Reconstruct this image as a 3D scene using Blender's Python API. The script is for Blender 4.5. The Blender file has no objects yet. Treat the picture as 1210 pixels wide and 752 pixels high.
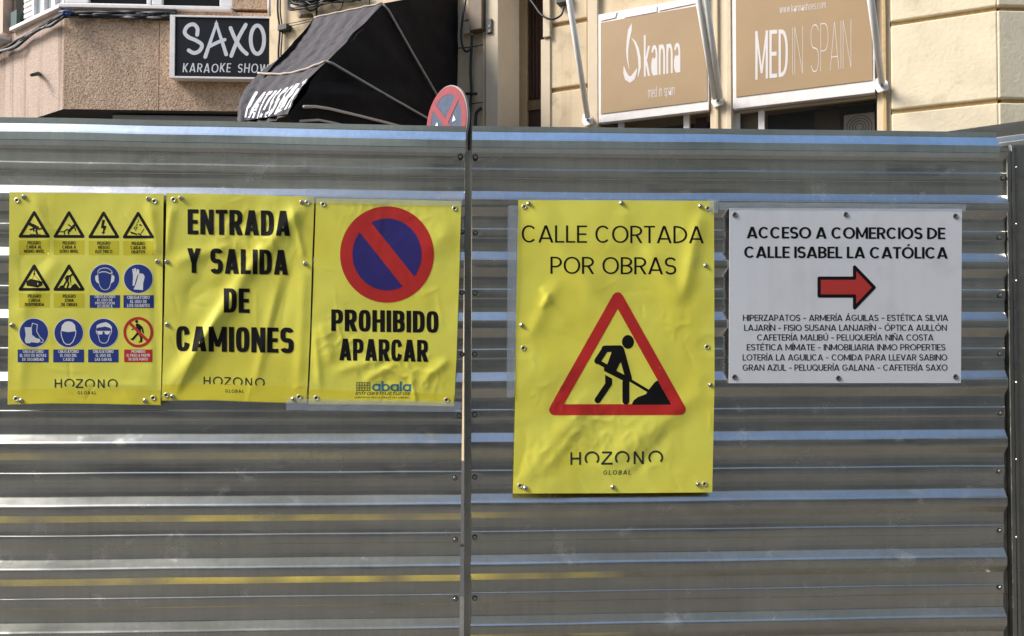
import bpy, math, random
from mathutils import Vector, Matrix, noise
from mathutils.geometry import delaunay_2d_cdt

random.seed(7)
SC = bpy.context.scene
COL = SC.collection
R = math.radians

# ------------------------------------------------------------------ camera, sky, sun, exposure
FPX = 900.0; IW = 1210.0; IH = 752.0; HOR = 395.0; CAMZ = 1.45
PITCH = math.atan((HOR - IH / 2) / FPX)
cam_d = bpy.data.cameras.new('camera'); cam = bpy.data.objects.new('camera', cam_d); COL.objects.link(cam)
cam.location = (0, 0, CAMZ); cam.rotation_euler = (R(90) + PITCH, 0, 0)
cam_d.sensor_fit = 'HORIZONTAL'; cam_d.sensor_width = 36; cam_d.lens = 36 * FPX / IW
cam_d.clip_start = 0.05; cam_d.clip_end = 500
SC.camera = cam

SUN_EL, SUN_AZ = R(40), R(-73)       # azimuth measured from straight behind the camera towards the left
world = bpy.data.worlds.new('World'); SC.world = world; world.use_nodes = True
wn = world.node_tree; bg = wn.nodes['Background']
sky = wn.nodes.new('ShaderNodeTexSky'); sky.sky_type = 'NISHITA'; sky.sun_disc = False
sky.sun_elevation = SUN_EL
sun_dir = Vector((math.sin(SUN_AZ) * math.cos(SUN_EL), -math.cos(SUN_AZ) * math.cos(SUN_EL), math.sin(SUN_EL)))
sky.sun_rotation = math.atan2(sun_dir.x, sun_dir.y)
sky.dust_density = 1.2; sky.air_density = 1.0; sky.ozone_density = 1.0
wn.links.new(sky.outputs[0], bg.inputs[0]); bg.inputs[1].default_value = 0.15
sl = bpy.data.lights.new('sun', 'SUN'); so = bpy.data.objects.new('sun', sl); COL.objects.link(so)
sl.energy = 2.6; sl.angle = R(22); sl.color = (1.0, 0.96, 0.90)
so.rotation_euler = (-sun_dir).to_track_quat('-Z', 'Y').to_euler(); so.location = sun_dir * 20
SC.view_settings.view_transform = 'Standard'; SC.view_settings.look = 'None'
SC.view_settings.gamma = 1; SC.view_settings.exposure = 1.0; SC.view_settings.use_curve_mapping = False
SC.cycles.max_bounces = 7; SC.cycles.use_denoising = True

# ------------------------------------------------------------------ geometry helpers
def ray(px, py):
    X = (px - IW / 2) / FPX; Y = (IH / 2 - py) / FPX
    c, s = math.cos(PITCH), math.sin(PITCH)
    return Vector((X, c - Y * s, s + Y * c))

def at(px, py, depth):
    r = ray(px, py); return Vector((0, 0, CAMZ)) + r * (depth / r.y)

class Plane:
    """vertical plane: coordinates s along it, z up, n towards the viewer"""
    def __init__(self, p, d):
        self.p = Vector((p[0], p[1])); self.d = Vector((d[0], d[1])).normalized()
        n = Vector((self.d.y, -self.d.x))
        if n.dot(-self.p) < 0: n = -n
        self.n = n
    def hit(self, px, py, n=0.0):
        r = ray(px, py); o = self.p + self.n * n
        t = o.dot(self.n) / Vector((r.x, r.y)).dot(self.n)
        w = Vector((r.x * t, r.y * t))
        return (w - self.p).dot(self.d), CAMZ + r.z * t
    def pt(self, s, z, n=0.0):
        w = self.p + self.d * s + self.n * n
        return Vector((w.x, w.y, z))
    def px(self, px, py, n=0.0):
        s, z = self.hit(px, py, n); return self.pt(s, z, n)
    def N(self): return Vector((self.n.x, self.n.y, 0))

class MB:
    def __init__(self): self.v = []; self.f = []
    def add(self, vs, fs):
        b = len(self.v); self.v += [Vector(v) for v in vs]; self.f += [tuple(b + i for i in f) for f in fs]
    def hexa(self, a, b):   # a, b: matching loops (front, back)
        n = len(a); fs = [tuple(range(n)), tuple(range(2 * n - 1, n - 1, -1))]
        fs += [(i, i + n, (i + 1) % n + n, (i + 1) % n) for i in range(n)]
        self.add(list(a) + list(b), fs)
    def box(self, P, s0, s1, z0, z1, n0, n1):
        q = [(s0, z0), (s1, z0), (s1, z1), (s0, z1)]
        self.hexa([P.pt(s, z, n1) for s, z in q], [P.pt(s, z, n0) for s, z in q])
    def tube(self, pts, r, seg=8, caps=True):
        pts = [Vector(p) for p in pts]; vs = []; fs = []; up = None
        for i, p in enumerate(pts):
            d = (pts[min(i + 1, len(pts) - 1)] - pts[max(i - 1, 0)]).normalized()
            if up is None: up = d.orthogonal().normalized()
            up = (up - d * up.dot(d)).normalized(); sd = d.cross(up)
            rr = r[i] if isinstance(r, (list, tuple)) else r
            for k in range(seg):
                a = 2 * math.pi * k / seg
                vs.append(p + (up * math.cos(a) + sd * math.sin(a)) * rr)
        for i in range(len(pts) - 1):
            for k in range(seg):
                fs.append((i * seg + k, i * seg + (k + 1) % seg, (i + 1) * seg + (k + 1) % seg, (i + 1) * seg + k))
        if caps:
            fs.append(tuple(range(seg - 1, -1, -1))); fs.append(tuple((len(pts) - 1) * seg + k for k in range(seg)))
        self.add(vs, fs)
    def lathe(self, o, ax, prof, seg=16):   # prof: (radius, height)
        ax = Vector(ax).normalized(); u = ax.orthogonal().normalized(); w = ax.cross(u); vs = []; fs = []
        for r, h in prof:
            for k in range(seg):
                a = 2 * math.pi * k / seg
                vs.append(Vector(o) + ax * h + (u * math.cos(a) + w * math.sin(a)) * r)
        for i in range(len(prof) - 1):
            for k in range(seg):
                fs.append((i * seg + k, i * seg + (k + 1) % seg, (i + 1) * seg + (k + 1) % seg, (i + 1) * seg + k))
        fs.append(tuple(range(seg - 1, -1, -1))); fs.append(tuple((len(prof) - 1) * seg + k for k in range(seg)))
        self.add(vs, fs)
    def grid(self, fn, nu, nv):
        vs = [fn(i / nu, j / nv) for j in range(nv + 1) for i in range(nu + 1)]
        w = nu + 1
        self.add(vs, [(j * w + i, j * w + i + 1, (j + 1) * w + i + 1, (j + 1) * w + i) for j in range(nv) for i in range(nu)])
    def build(self, name, mat, parent=None, smooth=False, solid=0.0, bevel=0.0, loc=None):
        base = Vector((0, 0, 0)) if loc is None else Vector(loc)
        pw = wloc(parent) if parent else Vector((0, 0, 0))
        if loc is None and parent is not None: base = pw
        me = bpy.data.meshes.new(name)
        me.from_pydata([tuple(v - base) for v in self.v], [], self.f)
        me.materials.append(mat); me.update()
        if smooth: me.polygons.foreach_set('use_smooth', [True] * len(me.polygons))
        o = bpy.data.objects.new(name, me); COL.objects.link(o)
        if parent is not None: o.parent = parent
        o.location = base - pw
        if solid:
            m = o.modifiers.new('solid', 'SOLIDIFY'); m.thickness = solid; m.offset = 0
            if smooth: e = o.modifiers.new('crisp', 'EDGE_SPLIT'); e.split_angle = R(50)
        if bevel:
            m = o.modifiers.new('bevel', 'BEVEL'); m.width = bevel; m.segments = 2; m.limit_method = 'ANGLE'
            m.angle_limit = R(40)
        return o

def wloc(o):
    v = Vector((0, 0, 0))
    while o is not None: v += o.location; o = o.parent
    return v

def tag(o, label=None, cat=None, group=None, kind=None):
    if label: o['label'] = label
    if cat: o['category'] = cat
    if group: o['group'] = group
    if kind: o['kind'] = kind
    return o

def thing(name, loc, label, cat, group=None):
    o = bpy.data.objects.new(name, None); COL.objects.link(o); o.location = loc; o.empty_display_size = 0.1
    return tag(o, label, cat, group)

def copy_part(src, loc, parent=None):
    """a copy of a part (and its own pieces), moved so that it sits at world loc"""
    c = src.copy(); COL.objects.link(c); c.parent = parent or src.parent
    c.location = Vector(loc) - wloc(c.parent)
    for ch in list(src.children):
        g = ch.copy(); COL.objects.link(g); g.parent = c
    return c

# ------------------------------------------------------------------ materials
def mat(name, col, rough=0.6, metal=0.0, var=0.0, vscale=6.0, bump=0.0, bscale=40.0, col2=None, c2scale=3.0,
        c2lo=0.45, c2hi=0.65, stretch=None, spec=0.5, rvar=0.0, coat=0.0, alpha=1.0, trans=0.0, streak=None):
    m = bpy.data.materials.new(name); m.use_nodes = True; nt = m.node_tree; N = nt.nodes; L = nt.links
    b = N['Principled BSDF']
    b.inputs['Roughness'].default_value = rough; b.inputs['Metallic'].default_value = metal
    b.inputs['Specular IOR Level'].default_value = spec; b.inputs['Alpha'].default_value = alpha
    b.inputs['Coat Weight'].default_value = coat; b.inputs['Transmission Weight'].default_value = trans
    geo = N.new('ShaderNodeNewGeometry'); vec = geo.outputs['Position']
    if stretch:
        mp = N.new('ShaderNodeMapping'); mp.inputs['Scale'].default_value = stretch
        L.new(vec, mp.inputs['Vector']); vec = mp.outputs['Vector']
    def nz(scale, detail=5, rough_=0.6, v=None):
        n = N.new('ShaderNodeTexNoise'); n.inputs['Scale'].default_value = scale
        n.inputs['Detail'].default_value = detail; n.inputs['Roughness'].default_value = rough_
        L.new(v or vec, n.inputs['Vector']); return n.outputs['Fac']
    cur = None
    rgb = N.new('ShaderNodeRGB'); rgb.outputs[0].default_value = (*col, 1); cur = rgb.outputs[0]
    def mixc(fac, a, bcol):
        mx = N.new('ShaderNodeMix'); mx.data_type = 'RGBA'
        L.new(fac, mx.inputs[0]); L.new(a, mx.inputs[6])
        if isinstance(bcol, tuple): mx.inputs[7].default_value = (*bcol, 1)
        else: L.new(bcol, mx.inputs[7])
        return mx.outputs[2]
    def mr(src, a, b_, c, d):
        n = N.new('ShaderNodeMapRange'); n.inputs[1].default_value = a; n.inputs[2].default_value = b_
        n.inputs[3].default_value = c; n.inputs[4].default_value = d; L.new(src, n.inputs[0]); return n.outputs[0]
    if col2: cur = mixc(mr(nz(c2scale), c2lo, c2hi, 0, 1), cur, tuple(col2))
    if streak:   # vertical run-off stains: (colour, amount)
        mp2 = N.new('ShaderNodeMapping'); mp2.inputs['Scale'].default_value = (9, 9, 0.35)
        L.new(geo.outputs['Position'], mp2.inputs['Vector'])
        cur = mixc(mr(nz(1.0, 4, 0.6, mp2.outputs['Vector']), 0.5, 0.72, 0, streak[1]), cur, tuple(streak[0]))
    if var:
        hs = N.new('ShaderNodeHueSaturation'); L.new(cur, hs.inputs['Color'])
        L.new(mr(nz(vscale), 0.3, 0.7, 1 - var, 1 + var), hs.inputs['Value']); cur = hs.outputs['Color']
    L.new(cur, b.inputs['Base Color'])
    if rvar: L.new(mr(nz(vscale * 1.7), 0.35, 0.65, rough - rvar, rough + rvar), b.inputs['Roughness'])
    if bump:
        bp = N.new('ShaderNodeBump'); bp.inputs['Strength'].default_value = 1.0; bp.inputs['Distance'].default_value = bump
        L.new(nz(bscale), bp.inputs['Height']); L.new(bp.outputs[0], b.inputs['Normal'])
    return m

def galv(name, base, rough, smudge=True):
    """galvanised steel: spangle, smudges and drips of dried cement in colour and gloss"""
    m = mat(name, base, rough, 1.0); nt = m.node_tree; N = nt.nodes; L = nt.links; b = N['Principled BSDF']
    geo = [n for n in N if n.type == 'NEW_GEOMETRY'][0]
    def noise_(sc, det, v=None, sx=None):
        src = geo.outputs['Position']
        if sx:
            mp = N.new('ShaderNodeMapping'); mp.inputs['Scale'].default_value = sx; L.new(src, mp.inputs['Vector']); src = mp.outputs[0]
        n = N.new('ShaderNodeTexNoise'); n.inputs['Scale'].default_value = sc; n.inputs['Detail'].default_value = det
        n.inputs['Roughness'].default_value = 0.65; L.new(src, n.inputs['Vector']); return n.outputs['Fac']
    def mr(src, a, b_, c, d):
        n = N.new('ShaderNodeMapRange'); n.inputs[1].default_value = a; n.inputs[2].default_value = b_
        n.inputs[3].default_value = c; n.inputs[4].default_value = d; L.new(src, n.inputs[0]); return n.outputs[0]
    vo = N.new('ShaderNodeTexVoronoi'); vo.inputs['Scale'].default_value = 150; L.new(geo.outputs['Position'], vo.inputs['Vector'])
    sp = mr(vo.outputs['Color'], 0, 1, 0.97, 1.03)
    big = mr(noise_(2.2, 4, sx=(1, 1, 3)), 0.3, 0.7, 0.86, 1.1)
    drip = mr(noise_(1.0, 5, sx=(55, 55, 1.6)), 0.35, 0.7, 0.93, 1.06)
    m0 = N.new('ShaderNodeMath'); m0.operation = 'MULTIPLY'; L.new(sp, m0.inputs[0]); L.new(drip, m0.inputs[1]); sp = m0.outputs[0]
    mu = N.new('ShaderNodeMath'); mu.operation = 'MULTIPLY'; L.new(sp, mu.inputs[0]); L.new(big, mu.inputs[1])
    hs = N.new('ShaderNodeHueSaturation'); hs.inputs['Color'].default_value = (*base, 1); L.new(mu.outputs[0], hs.inputs['Value'])
    dirt = mr(noise_(8, 10, sx=(1, 1, 1.4)), 0.59, 0.72, 0, 0.27 if smudge else 0.0)
    mx = N.new('ShaderNodeMix'); mx.data_type = 'RGBA'; L.new(dirt, mx.inputs[0]); L.new(hs.outputs[0], mx.inputs[6])
    mx.inputs[7].default_value = (0.62, 0.62, 0.6, 1); L.new(mx.outputs[2], b.inputs['Base Color'])
    L.new(mr(dirt, 0, 0.55, 1.0, 0.72), b.inputs['Metallic'])
    rr = N.new('ShaderNodeMath'); rr.operation = 'ADD'
    L.new(mr(noise_(5, 3, sx=(.6, 1, 2)), 0.35, 0.7, rough - 0.04, rough + 0.06), rr.inputs[0])
    L.new(mr(dirt, 0, 0.55, 0, 0.22), rr.inputs[1]); L.new(rr.outputs[0], b.inputs['Roughness'])
    bp = N.new('ShaderNodeBump'); bp.inputs['Distance'].default_value = 0.0004; L.new(noise_(6, 2), bp.inputs['Height'])
    L.new(bp.outputs[0], b.inputs['Normal'])
    return m

M = dict(
    steel=galv('galvanised_steel', (0.60, 0.58, 0.535), 0.22),
    steel_b=galv('galvanised_steel_cap', (0.74, 0.80, 0.80), 0.2, False),
    steel_post=galv('galvanised_post', (0.36, 0.355, 0.33), 0.3, False),
    steel_dark=mat('dull_steel_plate', (0.25, 0.24, 0.22), 0.45, 0.8, var=0.15, vscale=30),
    bolt=mat('zinc_bolt', (0.42, 0.41, 0.38), 0.35, 1.0),
    washer=mat('dark_washer', (0.06, 0.06, 0.055), 0.6, 0.3),
    screw=mat('zinc_screw', (0.62, 0.58, 0.52), 0.28, 1.0),
    eyelet=mat('brass_eyelet', (0.78, 0.72, 0.5), 0.35, 0.75),
    eyelet_g=mat('grey_eyelet', (0.25, 0.245, 0.24), 0.4, 0.9),
    hole=mat('eyelet_hole', (0.03, 0.028, 0.02), 0.9),
    yellow=mat('yellow_vinyl', (0.80, 0.75, 0.11), 0.36, var=0.05, vscale=5, bump=0.0004, bscale=160, col2=(0.77, 0.69, 0.08), c2scale=4),
    hem=mat('yellow_vinyl_hem', (0.76, 0.65, 0.05), 0.42, var=0.05, vscale=9),
    label_y=mat('yellow_print', (0.62, 0.54, 0.02), 0.45),
    black=mat('black_print', (0.007, 0.006, 0.007), 0.6, spec=0.15),
    green_black=mat('dark_green_print', (0.015, 0.03, 0.028), 0.4),
    red=mat('red_print', (0.50, 0.022, 0.018), 0.42, var=0.06, vscale=14),
    navy=mat('violet_blue_print', (0.028, 0.02, 0.16), 0.4, var=0.08, vscale=12),
    blue=mat('safety_blue_print', (0.012, 0.035, 0.22), 0.4),
    white_p=mat('white_print', (0.78, 0.77, 0.76), 0.4),
    teal=mat('teal_print', (0.03, 0.17, 0.26), 0.4),
    olive=mat('olive_print', (0.09, 0.085, 0.03), 0.45),
    board=mat('white_board', (0.66, 0.67, 0.71), 0.45, var=0.03, vscale=3, col2=(0.57, 0.57, 0.60), c2scale=7, c2lo=.55, c2hi=.8, rvar=.1, streak=((0.56, 0.56, 0.58), 0.5)),
    arrow=mat('arrow_red_print', (0.46, 0.035, 0.03), 0.45),
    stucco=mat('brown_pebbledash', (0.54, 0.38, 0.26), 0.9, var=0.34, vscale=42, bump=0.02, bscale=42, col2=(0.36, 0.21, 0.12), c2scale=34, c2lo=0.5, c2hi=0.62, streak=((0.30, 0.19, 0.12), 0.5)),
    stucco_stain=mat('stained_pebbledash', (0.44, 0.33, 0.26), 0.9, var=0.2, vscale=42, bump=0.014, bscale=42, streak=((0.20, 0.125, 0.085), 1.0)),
    pinkwall=mat('pink_render', (0.56, 0.40, 0.30), 0.9, var=0.12, vscale=20, bump=0.006, bscale=40),
    cream=mat('cream_render', (0.62, 0.49, 0.32), 0.85, var=0.09, vscale=3, col2=(0.46, 0.35, 0.21), c2scale=5, c2lo=.55, c2hi=.75, bump=0.003, bscale=30, streak=((0.44, 0.32, 0.19), 0.55)),
    cream_l=mat('pale_cream_render', (0.62, 0.51, 0.36), 0.85, var=0.05, vscale=5, bump=0.003, bscale=34),
    cream_y=mat('yellow_cream_render', (0.70, 0.60, 0.42), 0.85, var=0.07, vscale=3, col2=(0.52, 0.42, 0.27), c2scale=5, c2lo=.56, c2hi=.78, bump=0.004, bscale=26),
    reveal=mat('beige_reveal', (0.48, 0.38, 0.25), 0.8, var=0.07, vscale=8),
    groove=mat('ochre_joint', (0.50, 0.35, 0.17), 0.9, var=0.15, vscale=30),
    wood=mat('dark_brown_wood', (0.05, 0.022, 0.016), 0.5, var=0.3, vscale=10, stretch=(9, 9, 0.6)),
    tan=mat('tan_sign_face', (0.36, 0.24, 0.125), 0.55, var=0.05, vscale=2.5),
    signwhite=mat('off_white_frame', (0.78, 0.72, 0.68), 0.55, var=0.08, vscale=14),
    letter=mat('pale_letter', (0.64, 0.59, 0.56), 0.5),
    saxo_bk=mat('black_acrylic', (0.010, 0.012, 0.016), 0.7, spec=0.15),
    saxo_l=mat('grey_letter', (0.62, 0.61, 0.62), 0.5),
    frame_w=mat('white_window_frame', (0.78, 0.74, 0.72), 0.5),
    glass=mat('dark_glass', (0.012, 0.012, 0.013), 0.08, spec=0.25),
    glass_l=mat('curtained_glass', (0.35, 0.37, 0.38), 0.12, spec=0.7, col2=(0.22, 0.25, 0.26), c2scale=5, stretch=(6, 6, 0.4)),
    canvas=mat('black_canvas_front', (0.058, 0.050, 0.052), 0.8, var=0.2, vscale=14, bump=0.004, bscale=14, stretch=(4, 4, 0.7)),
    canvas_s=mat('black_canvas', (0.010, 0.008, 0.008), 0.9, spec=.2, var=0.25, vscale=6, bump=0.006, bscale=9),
    piping=mat('beige_piping', (0.50, 0.41, 0.34), 0.7),
    piping_g=mat('grey_piping', (0.33, 0.31, 0.29), 0.7),
    white_m=mat('white_enamel', (0.84, 0.82, 0.78), 0.35, var=0.04, vscale=12),
    cable=mat('black_cable', (0.012, 0.012, 0.012), 0.55),
    cable_g=mat('grey_cable', (0.22, 0.21, 0.20), 0.55),
    cable_b=mat('blue_cable', (0.03, 0.09, 0.28), 0.5),
    box_g=mat('grey_brown_box', (0.17, 0.12, 0.075), 0.6, var=0.15, vscale=12),
    sign_r=mat('faded_red_enamel', (0.27, 0.035, 0.04), 0.6, var=0.12, vscale=24),
    sign_b=mat('faded_blue_enamel', (0.05, 0.065, 0.11), 0.5, var=0.3, vscale=30, col2=(0.03, 0.04, 0.06), c2scale=60, c2lo=0.62, c2hi=0.66),
    sign_rim=mat('grey_sign_rim', (0.30, 0.24, 0.21), 0.6),
    dark=mat('dark_interior', (0.03, 0.025, 0.022), 0.8, var=0.3, vscale=4),
    soffit=mat('dark_grey_soffit', (0.10, 0.09, 0.08), 0.8, var=0.2, vscale=6),
    asphalt=mat('asphalt', (0.06, 0.058, 0.055), 0.9, var=0.2, vscale=30, bump=0.004, bscale=120),
    paving=mat('grey_paving', (0.11, 0.105, 0.09), 0.85, var=0.15, vscale=5, bump=0.002, bscale=60),
    kerb=mat('kerb_stone', (0.25, 0.245, 0.23), 0.85, var=0.1, vscale=15),
    ystrip=mat('yellow_reflection_tint', (0.74, 0.60, 0.10), 0.7, var=0.15, vscale=5, col2=(0.16, 0.145, 0.10), c2scale=3.2, c2lo=.38, c2hi=.60),  # for the added ground strip that colours reflections in the ribs
    opp_l=mat('cream_facade', (0.74, 0.66, 0.50), 0.9, var=0.05, vscale=2),
    opp=mat('grey_beige_facade', (0.46, 0.41, 0.32), 0.9, var=0.08, vscale=2),
    shutter=mat('roller_shutter', (0.16, 0.15, 0.14), 0.6),
    tape=mat('clear_tape', (0.50, 0.57, 0.66), 0.1, alpha=0.38, spec=0.8, bump=0.001, bscale=60),
    green=mat('green_box', (0.02, 0.05, 0.035), 0.5),
    maroon=mat('maroon_print', (0.16, 0.03, 0.06), 0.5),
)

# ------------------------------------------------------------------ 2-D shapes: union of outlines, ribbons, discs
def tri(polys, gridstep=None):
    vs, fs = [], []
    for p in polys:
        a = sum(p[i][0] * p[(i + 1) % len(p)][1] - p[(i + 1) % len(p)][0] * p[i][1] for i in range(len(p)))
        if a < 0: p = p[::-1]
        b = len(vs); vs += [Vector((x, y)) for x, y in p]; fs.append(list(range(b, b + len(p))))
    if gridstep:
        x0 = min(v.x for v in vs); x1 = max(v.x for v in vs); y0 = min(v.y for v in vs); y1 = max(v.y for v in vs)
        y = y0 + gridstep / 2
        while y < y1:
            x = x0 + gridstep / 2
            while x < x1: vs.append(Vector((x + random.uniform(-.1, .1), y + random.uniform(-.1, .1)))); x += gridstep
            y += gridstep
    r = delaunay_2d_cdt(vs, [], fs, 1, 1e-5)
    return [(v.x, v.y) for v in r[0]], [tuple(f) for f, o_ in zip(r[2], r[5]) if len(o_)]

def dens(p, step, closed=True):
    out = []; n = len(p)
    for i in range(n if closed else n - 1):
        a, b = p[i], p[(i + 1) % n]; L = math.hypot(b[0] - a[0], b[1] - a[1]); k = max(1, int(math.ceil(L / step)))
        out += [(a[0] + (b[0] - a[0]) * j / k, a[1] + (b[1] - a[1]) * j / k) for j in range(k)]
    if not closed: out.append(p[-1])
    return out

def ribbon(pts, t, step=None):
    """a polyline given width t (mitred, butt ends); t may be a list"""
    if step: pts = dens(pts, step, False)
    L, Rr = [], []; n = len(pts)
    for i, p in enumerate(pts):
        a = pts[max(i - 1, 0)]; b = pts[min(i + 1, n - 1)]
        def un(u, v):
            l = math.hypot(v[0] - u[0], v[1] - u[1]) or 1; return ((v[0] - u[0]) / l, (v[1] - u[1]) / l)
        if i in (0, n - 1): d = un(a, b); k = 1
        else:
            d1, d2 = un(a, p), un(p, b); d = un((0, 0), (d1[0] + d2[0], d1[1] + d2[1]))
            k = 1 / max(0.45, d[0] * d1[0] + d[1] * d1[1])
        w = (t[i] if isinstance(t, list) else t) / 2 * k
        L.append((p[0] - d[1] * w, p[1] + d[0] * w)); Rr.append((p[0] + d[1] * w, p[1] - d[0] * w))
    return [[L[i], L[i + 1], Rr[i + 1], Rr[i]] for i in range(n - 1)]

def disc(cx, cy, rx, ry=None, n=28, a0=0, a1=360):
    ry = rx if ry is None else ry
    full = abs(a1 - a0) >= 360
    m = n if full else n + 1
    return [(cx + rx * math.cos(R(a0 + (a1 - a0) * i / n)), cy + ry * math.sin(R(a0 + (a1 - a0) * i / n))) for i in range(m)]

def rstroke(pts, w, step=None):   # round caps and joints
    out = ribbon(pts, w, step)
    for p in pts: out.append(disc(p[0], p[1], w / 2, n=12))
    return out

def sarc(cx, cy, rx, ry, a0, a1, e=2.0, n=14):
    pts = []
    for i in range(n + 1):
        a = R(a0 + (a1 - a0) * i / n); c, s = math.cos(a), math.sin(a)
        pts.append((cx + rx * math.copysign(abs(c) ** (2 / e), c), cy + ry * math.copysign(abs(s) ** (2 / e), s)))
    return pts

# ------------------------------------------------------------------ drawn letter shapes
GEO = dict(A=.76, B=.60, C=.76, D=.70, E=.51, F=.49, G=.80, H=.68, I=.17, J=.46, K=.62, L=.47, M=.84, N=.70, O=.84, P=.58,
           Q=.84, R=.61, S=.58, T=.56, U=.66, V=.72, W=1.05, X=.68, Y=.68, Z=.57)
CON = dict(A=.53, B=.47, C=.47, D=.47, E=.39, F=.38, G=.47, H=.49, I=.20, J=.4, K=.5, L=.38, M=.64, N=.49, O=.47, P=.46,
           Q=.47, R=.48, S=.47, T=.43, U=.47, V=.5, W=.7, X=.5, Y=.50, Z=.42)
LOW = dict(a=.46, b=.48, c=.40, d=.48, e=.46, f=.26, h=.46, i=.12, k=.44, l=.12, m=.74, n=.46, o=.50, p=.48, r=.28, s=.38,
           t=.28, u=.46, w=.68, α=.50)
FONTS = {   # t stem, h bar, table, width factor, squareness, gap, space
    'cond': (.18, .155, CON, 1.0, 3.0, .068, .22),
    'bold': (.175, .15, GEO, 1.0, 2.05, .045, .22),
    'semi': (.135, .12, GEO, 1.0, 2.05, .07, .26),
    'human': (.105, .095, GEO, .97, 2.1, .085, .24),
    'cap': (.19, .16, GEO, 1.05, 2.3, .10, .30),
    'wide': (.13, .12, GEO, 1.1, 2.0, .42, .4),
    'global': (.14, .13, GEO, 1.0, 2.0, .30, .4),
    'med': (.11, .085, CON, .95, 2.6, .07, .2),
    'hair': (.026, .022, CON, .98, 2.4, .10, .26),
    'low': (.10, .085, LOW, .75, 2.4, .07, .2),
    'lowthin': (.07, .05, LOW, .8, 2.3, .09, .2),
    'logo': (.17, .15, LOW, 1.5, 2.1, .08, .2),
    'logoit': (.16, .14, LOW, 1.5, 2.2, .13, .2),
    'valance': (.2, .15, GEO, .8, 2.2, .16, .2),
    'hand': (.13, .11, GEO, .85, 2.2, .16, .42),
}
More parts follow.
